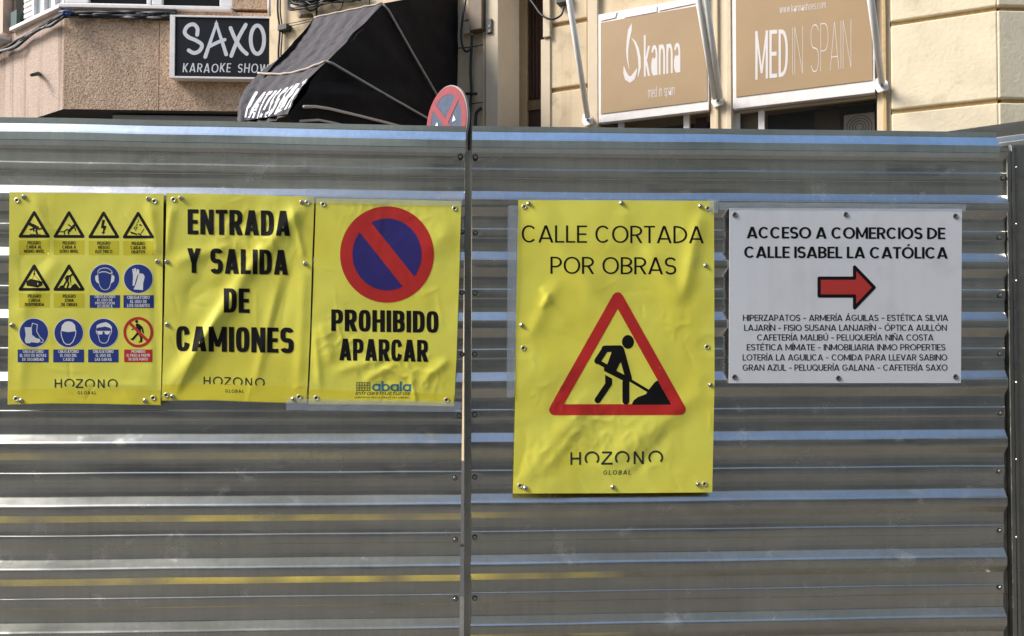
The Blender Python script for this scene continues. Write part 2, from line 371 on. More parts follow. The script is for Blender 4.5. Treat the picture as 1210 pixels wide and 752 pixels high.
def glyph(ch, f):
    t, h, tab, wf, e, gap, sp = f
    acc = {'Á': 'A', 'É': 'E', 'Í': 'I', 'Ó': 'O', 'Ú': 'U', 'Ñ': 'N'}
    if ch in acc:
        g, W = glyph(acc[ch], f)
        c = W / 2
        if ch == 'Ñ': g = g + ribbon([(c - .17, 1.11), (c - .07, 1.17), (c + .07, 1.11), (c + .17, 1.17)], .09)
        else: g = g + [[(c - .05, 1.07), (c + .05, 1.07), (c + .17, 1.25), (c + .01, 1.25)]]
        return g, W
    if ch == '-': return [[(0, .36), (.40, .36), (.40, .36 + h), (0, .36 + h)]], .40
    if ch == '.': return [[(0, 0), (t, 0), (t, t), (0, t)]], t
    W = tab.get(ch, GEO.get(ch, .5)) * wf
    if ch in 'Iil': W = t
    a = t / 2; b = h / 2; P = []
    def V(x, y0=0, y1=1): P.append([(x - a, y0), (x + a, y0), (x + a, y1), (x - a, y1)])
    def H(y, x0=0, x1=None):
        x1 = W if x1 is None else x1; P.append([(x0, y - b), (x1, y - b), (x1, y + b), (x0, y + b)])
    def D(x0, y0, x1, y1, k=1.05):
        w = a * k * math.hypot(x1 - x0, y1 - y0) / abs(y1 - y0); w = min(w, a * 1.5)
        P.append([(x0 - w, y0), (x0 + w, y0), (x1 + w, y1), (x1 - w, y1)])
    def A_(pts): P.extend(ribbon(pts, t))
    def RA(cx, cy, RX, RY, a0, a1, n=24, th=None):
        hh = h if th is None else th
        o_ = sarc(cx, cy, RX, RY, a0, a1, e, n); i_ = sarc(cx, cy, max(.012, RX - t), RY - hh, a0, a1, e, n)
        P.extend([o_[k_], o_[k_ + 1], i_[k_ + 1], i_[k_]] for k_ in range(n))
    def bowl(y0, y1, x1, k=.62, left=0):
        rx = min((x1 - a) * k, (y1 - y0) * .62) if e < 2.8 else (x1 - a) * .62
        RA(x1 - rx, (y0 + y1) / 2, rx + a, (y1 - y0) / 2 + b, 90, -90, 14)
        H(y1, left, x1 - rx); H(y0, left, x1 - rx)
    x0, x1 = a, W - a
    if ch == 'A':
        D(a * 1.1, 0, W / 2 - a * .12, 1); D(W - a * 1.1, 0, W / 2 + a * .12, 1); y = .27; q = a + (W / 2 - a) * y; H(y - b * .4, q, W - q)
    elif ch == 'B': V(a); bowl(.5 + .0, 1 - b, W * .97 - a, .6); bowl(b, .5, W - a, .6)
    elif ch == 'C': RA(W / 2, .5, W / 2, .5, 42 if e < 2.8 else 14, 318 if e < 2.8 else 346, 28)
    elif ch == 'D': V(a); bowl(b, 1 - b, W - a, .9)
    elif ch == 'E': V(a); H(b); H(.5, 0, W * .93); H(1 - b)
    elif ch == 'F': V(a); H(.47, 0, W * .93); H(1 - b)
    elif ch == 'G': RA(W / 2, .5, W / 2, .5, 42 if e < 2.8 else 14, 352, 28); H(.44, W * .52, W - a * .6); 
    elif ch == 'H': V(a); V(W - a); H(.5)
    elif ch in 'I': V(a)
    elif ch == 'J': V(W - a, .3, 1); A_(sarc(W / 2, .3, W / 2 - a, .3 - b, -180, 0, e, 10))
    elif ch == 'K': V(a); D(a + .02, .36, W - a, 1); D(W * .36, .5, W - a, 0)
    elif ch == 'L': V(a); H(b)
    elif ch == 'M': V(a); V(W - a); D(a, 1, W / 2, .12 if e < 2.8 else .2, .78); D(W - a, 1, W / 2, .12 if e < 2.8 else .2, .78)
    elif ch == 'N': V(a); V(W - a); D(a, 1, W - a, 0, .85)
    elif ch in 'OQ':
        RA(W / 2, .5, W / 2, .5, 0, 360, 36)
        if ch == 'Q': D(W * .58, .28, W * .92, -.04)
    elif ch == 'P': V(a); bowl(.42, 1 - b, W - a, .6)
    elif ch == 'R': V(a); bowl(.46, 1 - b, W - a * 1.1, .6); D(W * .52, .46, W - a, 0)
    elif ch == 'S':
        r = (1 - h) / 4; q = W / 2 - a
        A_(sarc(W / 2, 1 - b - r, q, r, 22, 270, max(e, 2.2), 16)[:-1] + sarc(W / 2, b + r, q, r, 90, -158, max(e, 2.2), 16))
    elif ch == 'T': V(W / 2); H(1 - b)
    elif ch == 'U': V(a, .33, 1); V(W - a, .33, 1); RA(W / 2, .34, W / 2, .34, -180, 0, 16)
    elif ch == 'V': D(a, 1, W / 2, 0); D(W - a, 1, W / 2, 0)
    elif ch == 'W': D(a, 1, W * .28, 0); D(W / 2, 1, W * .28, 0, .9); D(W / 2, 1, W * .72, 0, .9); D(W - a, 1, W * .72, 0)
    elif ch == 'X': D(a, 0, W - a, 1); D(W - a, 0, a, 1)
    elif ch == 'Y': V(W / 2, 0, .45); D(W / 2, .4, a, 1, 1); D(W / 2, .4, W - a, 1, 1)
    elif ch == 'Z': H(b); H(1 - b); D(a * 1.2, b, W - a * 1.2, 1 - b)
    else:
        xh = .73
        def bowlc(cx): RA(cx, xh / 2, W / 2, xh / 2, 0, 360, 26)
        def arch(l, r_): A_(sarc((l + r_) / 2, xh * .58, (r_ - l) / 2, xh * .42 - b, 180, 0, e, 12)); V(r_, 0, xh * .6)
        if ch == 'a':
            V(W - a, 0, xh * .6); A_(sarc(W / 2, xh * .6, W / 2 - a, xh * .4 - b, 155, 0, e, 10))
            A_([(W - a, xh * .56), (W * .5, xh * .56)] + sarc(W * .5, xh * .28 + b * .5, W / 2 - a, xh * .28 - b * .5, 90, 270, e, 10) + [(W - a, b * 1.6)])
        elif ch == 'α': bowlc(W / 2); V(W - a, 0, xh)
        elif ch == 'b': V(a); bowlc(W / 2)
        elif ch == 'd': V(W - a); bowlc(W / 2)
        elif ch == 'p': V(a, -.27, xh); bowlc(W / 2)
        elif ch == 'o': bowlc(W / 2)
        elif ch == 'c': A_(sarc(W / 2, xh / 2, W / 2 - a, xh / 2 - b, 40, 320, e, 18))
        elif ch == 'e': A_(sarc(W / 2, xh / 2, W / 2 - a, xh / 2 - b, 0, 320, e, 20)); H(xh / 2, a, W - a * .4)
        elif ch == 'f': V(W * .45, 0, .8); A_(sarc(W * .45 + W * .4, .8, W * .4, .2 - b, 180, 90, 2, 6)); H(xh - b)
        elif ch == 't': V(W * .45, .1, .92); A_(sarc(W * .45 + W * .4, .14, W * .4, .14 - b, 180, 270, 2, 6)); H(xh - b)
        elif ch == 'h': V(a); arch(a, W - a)
        elif ch == 'n': V(a, 0, xh); arch(a, W - a)
        elif ch == 'm': V(a, 0, xh); arch(a, W / 2); arch(W / 2, W - a)
        elif ch == 'r': V(a, 0, xh); A_(sarc(W, xh * .55, W - a, xh * .45 - b, 180, 95, 2, 8))
        elif ch == 'u': V(W - a, 0, xh); V(a, xh * .4, xh); A_(sarc(W / 2, xh * .42, W / 2 - a, xh * .42 - b, -180, 0, e, 12))
        elif ch == 'i': V(a, 0, xh); V(a, xh + .12, xh + .12 + h)
        elif ch == 'l': V(a)
        elif ch == 'k': V(a); D(a, xh * .35, W - a, xh); D(W * .4, xh * .5, W - a, 0)
        elif ch == 's':
            r = (xh - h) / 4; q = W / 2 - a
            A_(sarc(W / 2, xh - b - r, q, r, 25, 270, 2.2, 12)[:-1] + sarc(W / 2, b + r, q, r, 90, -155, 2.2, 12))
        elif ch == 'w': D(a, xh, W * .28, 0); D(W / 2, xh, W * .28, 0, .9); D(W / 2, xh, W * .72, 0, .9); D(W - a, xh, W * .72, 0)
    return P, W

_gc = {}
GS = {'cond': .10, 'human': .15, 'bold': None}
GS.pop('bold')
def gtri(ch, font):
    k = (ch, font)
    if k not in _gc:
        P, W = glyph(ch, FONTS[font]); _gc[k] = (tri([dens(p, GS.get(font, .34)) for p in P], GS.get(font)), W)
    return _gc[k]

def text2d(s, font, x0, y0, x1, y1, h0, h1=None, slant=0.0, bold=0, jitter=0):
    """triangles of a line of text in photo coordinates, from baseline start to baseline end"""
    f = FONTS[font]; h1 = h0 if h1 is None else h1; x = 0; items = []
    for ch in s:
        if ch == ' ': x += f[6] + f[5]; continue
        g, W = gtri(ch, font); items.append((g, x)); x += W + f[5]
    tot = x - f[5]; out = []
    for (vs, fs), ox in items:
        q = []; jy = random.uniform(-jitter, jitter); js = 1 + random.uniform(-jitter, jitter)
        for gx, gy in vs:
            gy = gy * js + jy
            t = (ox + gx) / tot; hh = h0 + (h1 - h0) * t
            q.append((x0 + (x1 - x0) * t + slant * gy * hh, y0 + (y1 - y0) * t - gy * hh))
        out.append((q, fs))
    return out

class Print:
    """flat print lying on a surface: surf(px, py, lift) gives the point"""
    def __init__(self, surf, lift=0.0008): self.ms = []; self.surf = surf; self.lift = lift; self.hold = False
    def tris(self, items):
        if not (self.hold and self.ms): self.ms.append(MB())
        for vs, fs in items:
            self.ms[-1].add([self.surf(x, y, self.lift * .4 + .0002) for x, y in vs], [f[::-1] for f in fs])
        return self
    def text(self, *a, **k): return self.tris(text2d(*a, **k))
    def polys(self, ps, step=4.0, grid=None): return self.tris([tri([dens(p, step) for p in ps], grid)])
    def build(self, name, mat_, parent):      # each line of writing and each emblem is a part of its own
        for m in self.ms: o = m.build(name, mat_, parent, smooth=True)
        return o

# ------------------------------------------------------------------ planes of the place
th = R(2.7)
F = Plane((0, 2.60), (math.cos(th), math.sin(th)))                         # the fence
K = Plane((3.337, 7.0), (-0.912, 0.410))                                   # shop facade, s grows to the left and away
Lf = Plane(tuple(at(75, 129, 10.0).xy), (1, 0.047))                        # stucco building, front
Ll = Plane(tuple(at(75, 129, 10.0).xy), (-0.83, 0.555))                    # its left side
sC, _ = K.hit(1179, 60)
cp = K.pt(sC, 0)
Mr = Plane((cp.x, cp.y), (1, 0.06))                                        # facade beyond the corner
def sk(x, n=0.0): return K.hit(x, 90, n)[0]
def zk(x, y, n=0.0): return K.hit(x, y, n)[1]

# ================================================================== GROUND
g = MB(); g.add([(-60, -60, 0), (60, -60, 0), (60, 60, 0), (-60, 60, 0)], [(0, 1, 2, 3)])
tag(g.build('ground', M['asphalt']), kind='structure')
g = MB(); g.hexa([(-14, -3.2, .12), (14, -3.2, .12), (14, 3.9, .12), (-14, 3.9, .12)], [(-14, -3.2, .004), (14, -3.2, .004), (14, 3.9, .004), (-14, 3.9, .004)])
tag(g.build('pavement', M['paving'], bevel=0.01), kind='structure')
g = MB(); g.hexa([(-14, -3.36, .13), (14, -3.36, .13), (14, -3.21, .13), (-14, -3.21, .13)], [(-14, -3.36, .004), (14, -3.36, .004), (14, -3.21, .004), (-14, -3.21, .004)])
tag(g.build('kerb', M['kerb'], bevel=0.01), kind='structure')
g = MB()  # unseen yellow strip, added and tapered to tint reflections in the fence ribs
for s0, s1, w in ((-2.6, .45, .30),):
    q = [F.pt(s0, .124, .05), F.pt(s1, .124, .05), F.pt(s1, .124, .09), F.pt(s0, .124, .27)]
    g.add(q, [(0, 1, 2, 3)])
tag(g.build('yellow_reflection_strip', M['ystrip']), kind='structure')

# ================================================================== FENCE
PR = [(0, 0), (23.5, 13.9), (29, 18.3), (38, 18.9), (48, 18.9), (57, 18.3), (86, 0), (98, -.7), (114, -.7), (127, 0), (130, 2.6), (139, 3.1), (150, 3.1), (159, 2.6), (162, 0), (176, -.8), (192, -.8), (207, 0)]
def fillet(pts, r, seg=3):
    out = [pts[0]]
    for i in range(1, len(pts) - 1):
        p = Vector(pts[i]); a = (Vector(pts[i - 1]) - p); b = (Vector(pts[i + 1]) - p)
        rr = min(r, a.length * .42, b.length * .42)
        A, B = p + a.normalized() * rr, p + b.normalized() * rr
        A2 = p + a.normalized() * min(rr + .8, a.length * .49); B2 = p + b.normalized() * min(rr + .8, b.length * .49)
        out.append(tuple(A2))
        for k in range(seg + 1):
            t = k / seg; q = A * (1 - t) ** 2 + p * 2 * t * (1 - t) + B * t * t; out.append(tuple(q))
        out.append(tuple(B2))
    out.append(pts[-1]); return out
def profile(k0, k1):
    pts = []
    for k in range(k0, k1): pts += [(d + 207 * k, n) for d, n in PR[:-1]]
    pts.append((207 * k1, 0)); return pts

class Panel:
    def __init__(s, xl, ytl, ybl, xr, ytr, ybr, el, er):
        # corrugation start (row 1) and row 9 at both ends, photo coordinates; el, er: end lines (x at top, x at bottom)
        s.sl, s.a1 = F.hit(xl, ytl); s.a9 = F.hit(xl, ybl)[1]; s.sr, s.b1 = F.hit(xr, ytr); s.b9 = F.hit(xr, ybr)[1]
        s.el = (F.hit(el[0], 160)[0], F.hit(el[1], 745)[0]); s.er = (F.hit(er[0], 160)[0], F.hit(er[1], 745)[0])
    def z(s, d, ss):
        u = d / 207 / 8; t = (ss - s.sl) / (s.sr - s.sl)
        return (s.a1 + (s.a9 - s.a1) * u) * (1 - t) + (s.b1 + (s.b9 - s.b1) * u) * t
    def sheet(s, prof, ncol, seed, trim_r=0.0, lift=0.0, amp=0.0015, dents=()):
        m = MB()
        vs = []
        for d, n in prof:
            v = min(1.2, max(-.05, d / 1656))
            e0 = s.el[0] + (s.el[1] - s.el[0]) * v; e1 = s.er[0] + (s.er[1] - s.er[0]) * v - trim_r
            for i in range(ncol + 1):
                ss = e0 + (e1 - e0) * i / ncol
                zz = s.z(d, ss)
                dn = amp * noise.noise(Vector((ss * 2.2, zz * 5, seed))) + amp * .5 * noise.noise(Vector((ss * 9, zz * 14, seed + 5)))
                for ds_, dz_, dr_, da_ in dents:
                    if abs(ss - ds_) < dr_ * 2.4 and abs(zz - dz_) < dr_ * 2.4:
                        dn += da_ * math.exp(-((ss - ds_) ** 2 + (zz - dz_) ** 2) / (dr_ * dr_))
                dz = 0.0016 * noise.noise(Vector((ss * 3.1, round(d / 207) * 3.7, seed + 9)))
                vs.append(F.pt(ss, zz + dz, n / 1000 + dn + lift))
        w = ncol + 1
        m.add(vs, [(j * w + i, (j + 1) * w + i, (j + 1) * w + i + 1, j * w + i + 1) for j in range(len(prof) - 1) for i in range(ncol)])
        return m

PA = Panel(0, 145.5, 737, 548, 156, 729.5, (-110, -108), (550.5, 543))
PB = Panel(556, 156, 728, 1188, 162.8, 716.8, (558, 556), (1188, 1186))

# prototypes of bolts and screws (kept as the first placed piece)
def bolt_parts(parent, px, py, first=[None]):
    w = F.px(px, py, .003)
    if first[0] is None:
        b = MB(); n = F.N()
        b.lathe(w, n, [(.0085, 0), (.0085, .0015), (.0088, .002)], 14)
        wo = b.build('bolt_washer', M['washer'], parent, loc=w, smooth=False)
        h = MB(); h.lathe(w, n, [(.0062, .002), (.0062, .006), (.0052, .0075)], 6); h.build('bolt_head', M['bolt'], wo)
        wo.name = 'bolt'; first[0] = wo; return wo
    return copy_part(first[0], w, parent)

def fence_panel(panel, label, bolts, seed, trim, cap_px):
    base = F.pt((panel.el[1] + panel.er[1]) / 2, .12)
    t = thing('site_fence', base, label, 'fence panel')
    pr = fillet(profile(0, 10), 2.3, 3)
    pr = [p for p in pr if p[0] > 40 and p[0] < 1975]
    rd = random.Random(int(seed * 10)); dents = [(*F.hit(x, y), .014, -.0016) for x, y in bolts]
    for i in range(46):
        ds_ = rd.uniform(panel.sl, panel.sr); dents.append((ds_, rd.uniform(.3, 2.1), rd.uniform(.008, .035), rd.choice((-1, 1)) * rd.uniform(.0005, .0016)))
    o = panel.sheet(pr, 170, seed, dents=dents).build('corrugated_sheet', M['steel'], t, smooth=True, solid=.0007)
    cap = [(-19, 2), (-18.5, 2.0), (-1, 1.0), (0, 0), (28, 17), (33, 21), (60, 20.5), (75, 11.5)]
    c = panel.sheet(fillet(cap, 2.0), 60, seed + 3, trim, .0014, .0011).build('top_rail', M['steel_b'], t, smooth=True, solid=.001)
    for x, y in bolts: bolt_parts(t, x, y)
    return t

tA = fence_panel(PA, 'corrugated galvanised fence panel that carries the three smaller yellow banners',
                 [(543.9, 185.6), (546, 274), (546, 346), (546, 419), (542.6, 491.3), (537.5, 564.8), (538, 637.4), (538, 707.6)], 1.3, 0, None)
tB = fence_panel(PB, 'corrugated galvanised fence panel that carries the tall yellow banner and the white board',
                 [(561.7, 186.4), (561.7, 275.5), (561.3, 346.5), (561, 418.7), (561, 489.9), (561, 563.9), (561, 635), (561, 707),
                  (1184.9, 210.9), (1181, 281), (1181.5, 349.6), (1181, 418.5), (1181.8, 488.5), (1180, 557), (1181, 627), (1181, 694)], 7.7, .036, None)

# steel angle post in the joint
s0 = F.hit(548.5, 400, .006)[0]; s1 = F.hit(556.6, 400, .006)[0]; zt = F.hit(553, 178, .006)[1]
p = thing('fence_post', F.pt((s0 + s1) / 2, .12), 'thin galvanised angle post in the joint between the two wide fence panels', 'fence post')
m = MB(); m.box(F, s0, s1, .12, zt, -.002, .004); m.build('front_flange', M['steel_post'], p, bevel=.0015)
m = MB(); m.box(F, s1 - .004, s1 + .001, .12, zt - .003, .0045, .013); m.build('edge_flange', M['steel_post'], p, bevel=.001)
m = MB(); m.box(F, s0 + .004, s0 + .010, .12, zt - .01, -.045, -.0025); m.build('rear_flange_or_backing', M['steel_dark'], p)

# return panel to the right and the corner plate
C0 = F.px(1190, 300, -.07)
C = Plane((C0.x, C0.y), (0.80, -0.60))
class PanelC:
    pass
tC = thing('site_fence', C.pt(.3, .12), 'corrugated fence panel turning towards the viewer at the right end, mostly hidden', 'fence panel')
zc1 = C.hit(1176, 163.3, 0)[1]
prc = fillet(profile(0, 10), 2.2, 2)
m = MB(); vs = []
for d, n in prc:
    if d < 50: continue
    for i in range(13):
        ss = -.42 + i * .17; vs.append(C.pt(ss, zc1 - d / 1000, n / 1000))
w = 13; nr = len(vs) // w
m.add(vs, [(j * w + i, (j + 1) * w + i, (j + 1) * w + i + 1, j * w + i + 1) for j in range(nr - 1) for i in range(12)])
m.build('corrugated_sheet', M['steel'], tC, smooth=True, solid=.0007)
m = MB(); vs = []
for d, n in fillet([(-47, 7), (-46, 7), (0, 0), (24, 18), (40, 18), (60, 8)], 2.0):
    for i in range(13): vs.append(C.pt(-.42 + i * .17, zc1 - d / 1000, n / 1000 + .0014))
nr = len(vs) // w
m.add(vs, [(j * w + i, (j + 1) * w + i, (j + 1) * w + i + 1, j * w + i + 1) for j in range(nr - 1) for i in range(12)])
m.build('top_rail', M['steel_post'], tC, smooth=True, solid=.001)
# corner post with flat plate
a = F.hit(1192.5, 400, .01)[0]; b_ = F.hit(1197.5, 400, .01)[0]; zt = F.hit(1195, 178, .01)[1]
cpst = thing('corner_post', F.pt(b_, .12), 'flat dark steel corner post with a bright folded edge at the right end', 'fence post')
m = MB(); m.box(F, a, b_, .12, zt, -.02, .012); m.build('folded_edge', M['steel_post'], cpst, bevel=.003)
m = MB(); m.box(F, a - .06, a - .001, .12, zt, -.03, -.012); m.build('rear_flange_or_backing', M['steel_dark'], cpst)  # dark backing strip, added to block light leaking past the sheet end
m = MB()
zt2 = F.hit(1200, 170.5, .012)[1]
m.box(F, b_ + .0015, b_ + .42, .12, zt2, -.006, .006); m.build('flat_plate', M['steel_dark'], cpst, bevel=.002)
m = MB(); m.box(F, b_ + .0015, b_ + .013, .12, zt2 - .004, .0065, .012); m.build('edge_lip', M['steel_post'], cpst, bevel=.002)
for y in (198, 265, 332, 452, 543, 635):
    wv = F.px(1201, y, .0125); q = MB(); q.lathe(wv, F.N(), [(.0045, 0), (.0045, .002), (.003, .0038), (.001, .0042)], 12)
    q.build('rivet', M['screw'], cpst, smooth=False, loc=wv)
m = MB()
q0 = F.px(1178, 176, .004); q1 = F.px(1194, 181, .004)
sa, za = F.hit(1178, 176.5, .004); sb, zb = F.hit(1194, 180, .004)
m.box(F, sa, sb, zb, za, -.01, .004); m.build('top_clip', M['screw'], cpst, bevel=.001)

# ================================================================== BANNERS
def gridfold(x, y, p0, p1, w, amp, power=1.8, fade=0.25):
    dx, dy = p1[0] - p0[0], p1[1] - p0[1]; L = math.hypot(dx, dy); ux, uy = dx / L, dy / L
    t = ((x - p0[0]) * ux + (y - p0[1]) * uy) / L; d = (x - p0[0]) * uy - (y - p0[1]) * ux
    if t < -.3 or t > 1.3: return 0.0
    f = 1.0
    if t < fade: f = max(0, (t + .1) / (fade + .1))
    if t > 1 - fade: f = max(0, (1.1 - t) / (fade + .1))
    f = f * f * (3 - 2 * f) if f < 1 else 1
    return amp * f * math.exp(-abs(d / w) ** power * 1.1)

def pin(x, y, pins, r=14):
    k = 1.0
    for a, b in pins: k = min(k, math.hypot(x - a, y - b) / r)
    return k

def make_surface(poly, folds, pins, seed, base=.0248, big=.0032, small=.0005, crumple=None, hang=0.0):
    rc = random.Random(int(seed * 10)); fine = []
    xs = [a for a, b in pins]; ys = [b for a, b in pins]
    for i in range(26):
        x0 = rc.uniform(min(xs), max(xs)); y0 = rc.uniform(min(ys), max(ys)); an = rc.gauss(-.9, .6); ln = rc.uniform(14, 55)
        fine.append(((x0, y0), (x0 + ln * math.cos(an), y0 - ln * math.sin(an)), rc.uniform(1.6, 3.2), rc.choice((-1, 1)) * rc.uniform(.0003, .0008), 1.4))
    folds = list(folds) + fine
    def off(x, y):
        v = big * noise.noise(Vector((x / 62, y / 85, seed))) + small * noise.noise(Vector((x / 17, y / 19, seed + 3)))
        for fd in folds: v += gridfold(x, y, *fd)
        if crumple:
            for cx, cy, rr, am in crumple:
                q = math.exp(-((x - cx) ** 2 + (y - cy) ** 2) / (rr * rr))
                if q > .02:
                    n1 = noise.noise(Vector((x / 13 + y / 40, y / 15 - x / 35, seed + 11)))
                    v += am * q * max(-.6, 1 - abs(n1) * 3.2)
        k = pin(x, y, pins)
        v = v * min(1, .25 + .75 * k)
        return base + max(-.0028, v)
    def surf(x, y, lift=0.0): return F.px(x, y, off(x, y) + lift)
    return surf

def coons(L, T, Rr, B):
    """L, R: polylines top to bottom; T, B: left to right; all as functions of 0..1"""
    def pl(P):
        def f(t):
            t = min(max(t, 0), 1) * (len(P) - 1); i = min(int(t), len(P) - 2); u = t - i
            return (P[i][0] + (P[i + 1][0] - P[i][0]) * u, P[i][1] + (P[i + 1][1] - P[i][1]) * u)
        return f
    l, t_, r, b = pl(L), pl(T), pl(Rr), pl(B)
    def f(u, v):
        out = []
        for c in (0, 1):
            out.append((1 - u) * l(v)[c] + u * r(v)[c] + (1 - v) * t_(u)[c] + v * b(u)[c]
                       - ((1 - u) * (1 - v) * l(0)[c] + u * (1 - v) * r(0)[c] + (1 - u) * v * l(1)[c] + u * v * r(1)[c]))
        return out
    return f

_ey = {}; _sc = [None]
def eyelet(parent, surf, x, y, mt='eyelet'):
    w = surf(x, y, .0018)
    if mt not in _ey:
        n = F.N(); u = F.pt(1, 0) - F.pt(0, 0); z = Vector((0, 0, 1)); m = MB(); vs = []; fs = []; A, B = 18, 8
        for i in range(A):
            a = 2 * math.pi * i / A; c = u * math.cos(a) + z * math.sin(a)
            for j in range(B):
                b = 2 * math.pi * j / B; vs.append(w + c * (.0068 + .0024 * math.cos(b)) + n * (.0010 * math.sin(b)))
        for i in range(A):
            for j in range(B):
                fs.append((i * B + j, ((i + 1) % A) * B + j, ((i + 1) % A) * B + (j + 1) % B, i * B + (j + 1) % B))
        m.add(vs, fs); o = m.build('eyelet', M[mt], parent, smooth=True, loc=w)
        h = MB(); h.lathe(w, n, [(.0052, -.001), (.0052, .0001)], 14); h.build('hole', M['hole'], o)
        _ey[mt] = o; return o
    return copy_part(_ey[mt], w, parent)
def screw(parent, surf, x, y):
    w = surf(x, y, .0012)
    if _sc[0] is None:
        m = MB(); m.lathe(w, F.N(), [(.0078, -.001), (.0078, .0008), (.0072, .0013), (.0056, .0015), (.0054, .0045), (.0042, .0056)], 14)
        o = m.build('screw', M['screw'], parent, loc=w)
        h = MB(); h.lathe(w, F.N(), [(.0022, .0050), (.0022, .0060)], 6); h.build('socket', M['washer'], o)
        _sc[0] = o; return o
    return copy_part(_sc[0], w, parent)

def banner(label, edges, surf, nx, ny, eyelets, screws, hem_y=None, name='banner'):
    f = coons(*edges); m = MB(); c = surf(*f(.5, 1.0))
    t = thing(name, c, label, 'banner')
    m.grid(lambda u, v: surf(*f(u, v), 0.0), nx, ny)
    m.f = [q[::-1] for q in m.f]
    m.build('vinyl_sheet', M['yellow'], t, smooth=True, solid=.0004)
    if hem_y is not None:
        h = MB(); h.grid(lambda u, v: surf(*f(.004 + u * .992, hem_y + (0.997 - hem_y) * v), .0007), nx, 10)
        h.f = [q[::-1] for q in h.f]
        h.build('folded_hem', M['hem'], t, smooth=True)
    for x, y in eyelets: eyelet(t, surf, x, y)
    for x, y in screws: screw(t, surf, x, y)
    return t

def hozono(t, surf, x0, y0, x1, y1, h, mt='green_black'):
    """wide-set lettering whose round letters stay open at the foot"""
    P = Print(surf, .0012); w = h * .15; W = x1 - x0
    def X(u, v): return (x0 + W * u, y0 + (y1 - y0) * u - h * v)
    U = h / W
    ps = []
    def st(*pts): ps.extend(ribbon([X(a, b) for a, b in pts], w))
    c = [0.0, .175, .36, .51, .69, .855]; o = .42 * U
    st((.01, 0), (.01, 1)); st((.01, .5), (.105, .5)); st((.105, 0), (.105, 1))
    for q in (.235, .565, .93):
        st(*[(q + o * 1.22 * math.cos(R(a)), .49 + .49 * math.sin(R(a))) for a in range(-42, 223, 12)])
    st((.345, .95), (.45, .95)); st((.45, .95), (.345, .06)); st((.335, .06), (.46, .06))
    st((.70, 0), (.70, 1)); st((.70, 1), (.79, 0)); st((.79, 0), (.79, 1))
    P.polys(ps, 3); P.build('brand_lettering', M[mt], t)

def pic_tri(P, ax, ay, x0, x1, yb, w):
    """triangle outline: outer apex and base"""
    i = w / 2
    a = (ax, ay + w * .75); b = (x0 + i, yb - i); c = (x1 - i, yb - i)
    P.polys(rstroke([a, b], w, 4) + rstroke([b, c], w, 4) + rstroke([c, a], w, 4), 4)

# ---- banner 1: safety pictograms
E1 = ([(11.1, 227.6), (10.6, 310), (9.8, 400), (9, 478.4)], [(11.1, 227.6), (100, 228.3), (193.4, 229.4)],
      [(193.4, 229.4), (192.5, 300), (191.4, 400), (190, 479)], [(9, 478.4), (60, 477.0), (120, 477.6), (190, 479)])
ey1 = [(20, 237), (182.5, 238), (19, 471.5), (181, 470.5)]; sc1 = [(28, 233), (175.2, 235.2), (186, 309.5), (14.2, 384.6), (25, 474), (171.3, 474)]
S1 = make_surface(None, [((40, 232), (60, 300), 9, .003), ((20, 320), (60, 290), 14, -.003), ((186, 310), (176, 232), 7, .004), ((14, 385), (70, 300), 10, .0025),
                         ((60, 452), (185, 456), 5, .0015), ((184, 305), (187, 470), 6, -.002), ((30, 360), (24, 470), 8, .002)], ey1[:] + sc1, 2.1, big=.003)
t1 = banner('yellow banner of twelve safety pictograms with captions, leftmost on the fence', E1, S1, 120, 160, ey1, sc1, .925)
B = Print(S1, .0008); Y = Print(S1, .0006); W_ = Print(S1, .0011); BL = Print(S1, .0009); RD = Print(S1, .0011); T_ = Print(S1, .0013); BT = Print(S1, .0012)
OL = Print(S1, .0008)
sc = 11.567
def c1(l, ox, oy): return [(ox + x / sc, oy + y / sc) for x, y in l]
for ax, x0, x1, yt, yb in ((40.4, 21.9, 58.7, 248.7, 281.2), (81.5, 63.2, 99.8, 248.8, 281.3), (122.4, 104.5, 140.8, 249.2, 281.8), (163.2, 145, 181.9, 249.6, 282),
                           (40.4, 21.9, 58.9, 311.8, 343.9), (81.5, 63.2, 99.8, 311.8, 343.9)):
    pic_tri(B, ax, yt, x0, x1, yb, 3.5)
    Y.polys([[(x0 + .3, yb + 3), (x1 - .5, yb + 3), (x1 - .5, yb + 19.6), (x0 + .3, yb + 19.6)]], 3, 3)
def man(ps, ox, oy, P=None): (P or B).polys(ps, 3)
def st(pts, w, ox, oy): return rstroke(c1(pts, ox, oy), w / sc)
o = (10, 245)
B.polys([disc(*c1([(300, 235)], *o)[0], 2.0)] + st([(330, 250), (395, 285)], 50, *o) + st([(345, 290), (300, 308)], 22, *o) + st([(350, 290), (345, 325)], 20, *o)
        + st([(395, 285), (378, 325), (392, 365)], 26, *o) + st([(395, 285), (425, 302), (458, 285)], 20, *o), 3)
OL.polys([c1([(290, 365), (440, 368), (440, 380), (290, 378)], *o)], 3)
B.polys([disc(*c1([(893, 255)], *o)[0], 1.7)] + st([(875, 275), (830, 325)], 36, *o) + st([(870, 275), (820, 240)], 16, *o) + st([(880, 280), (912, 290), (915, 318)], 17, *o)
        + st([(830, 320), (800, 302), (770, 325)], 18, *o) + st([(830, 325), (818, 345), (822, 365)], 20, *o) + st([(763, 335), (763, 372)], 14, *o), 3)
OL.polys([c1([(700, 328), (760, 328), (760, 343), (700, 343)], *o)], 3)
o = (100, 245)
B.polys([c1([(242, 172), (278, 176), (262, 250), (300, 258), (268, 338), (280, 342), (250, 372), (232, 340), (248, 338), (252, 290), (222, 285)], *o)], 3)
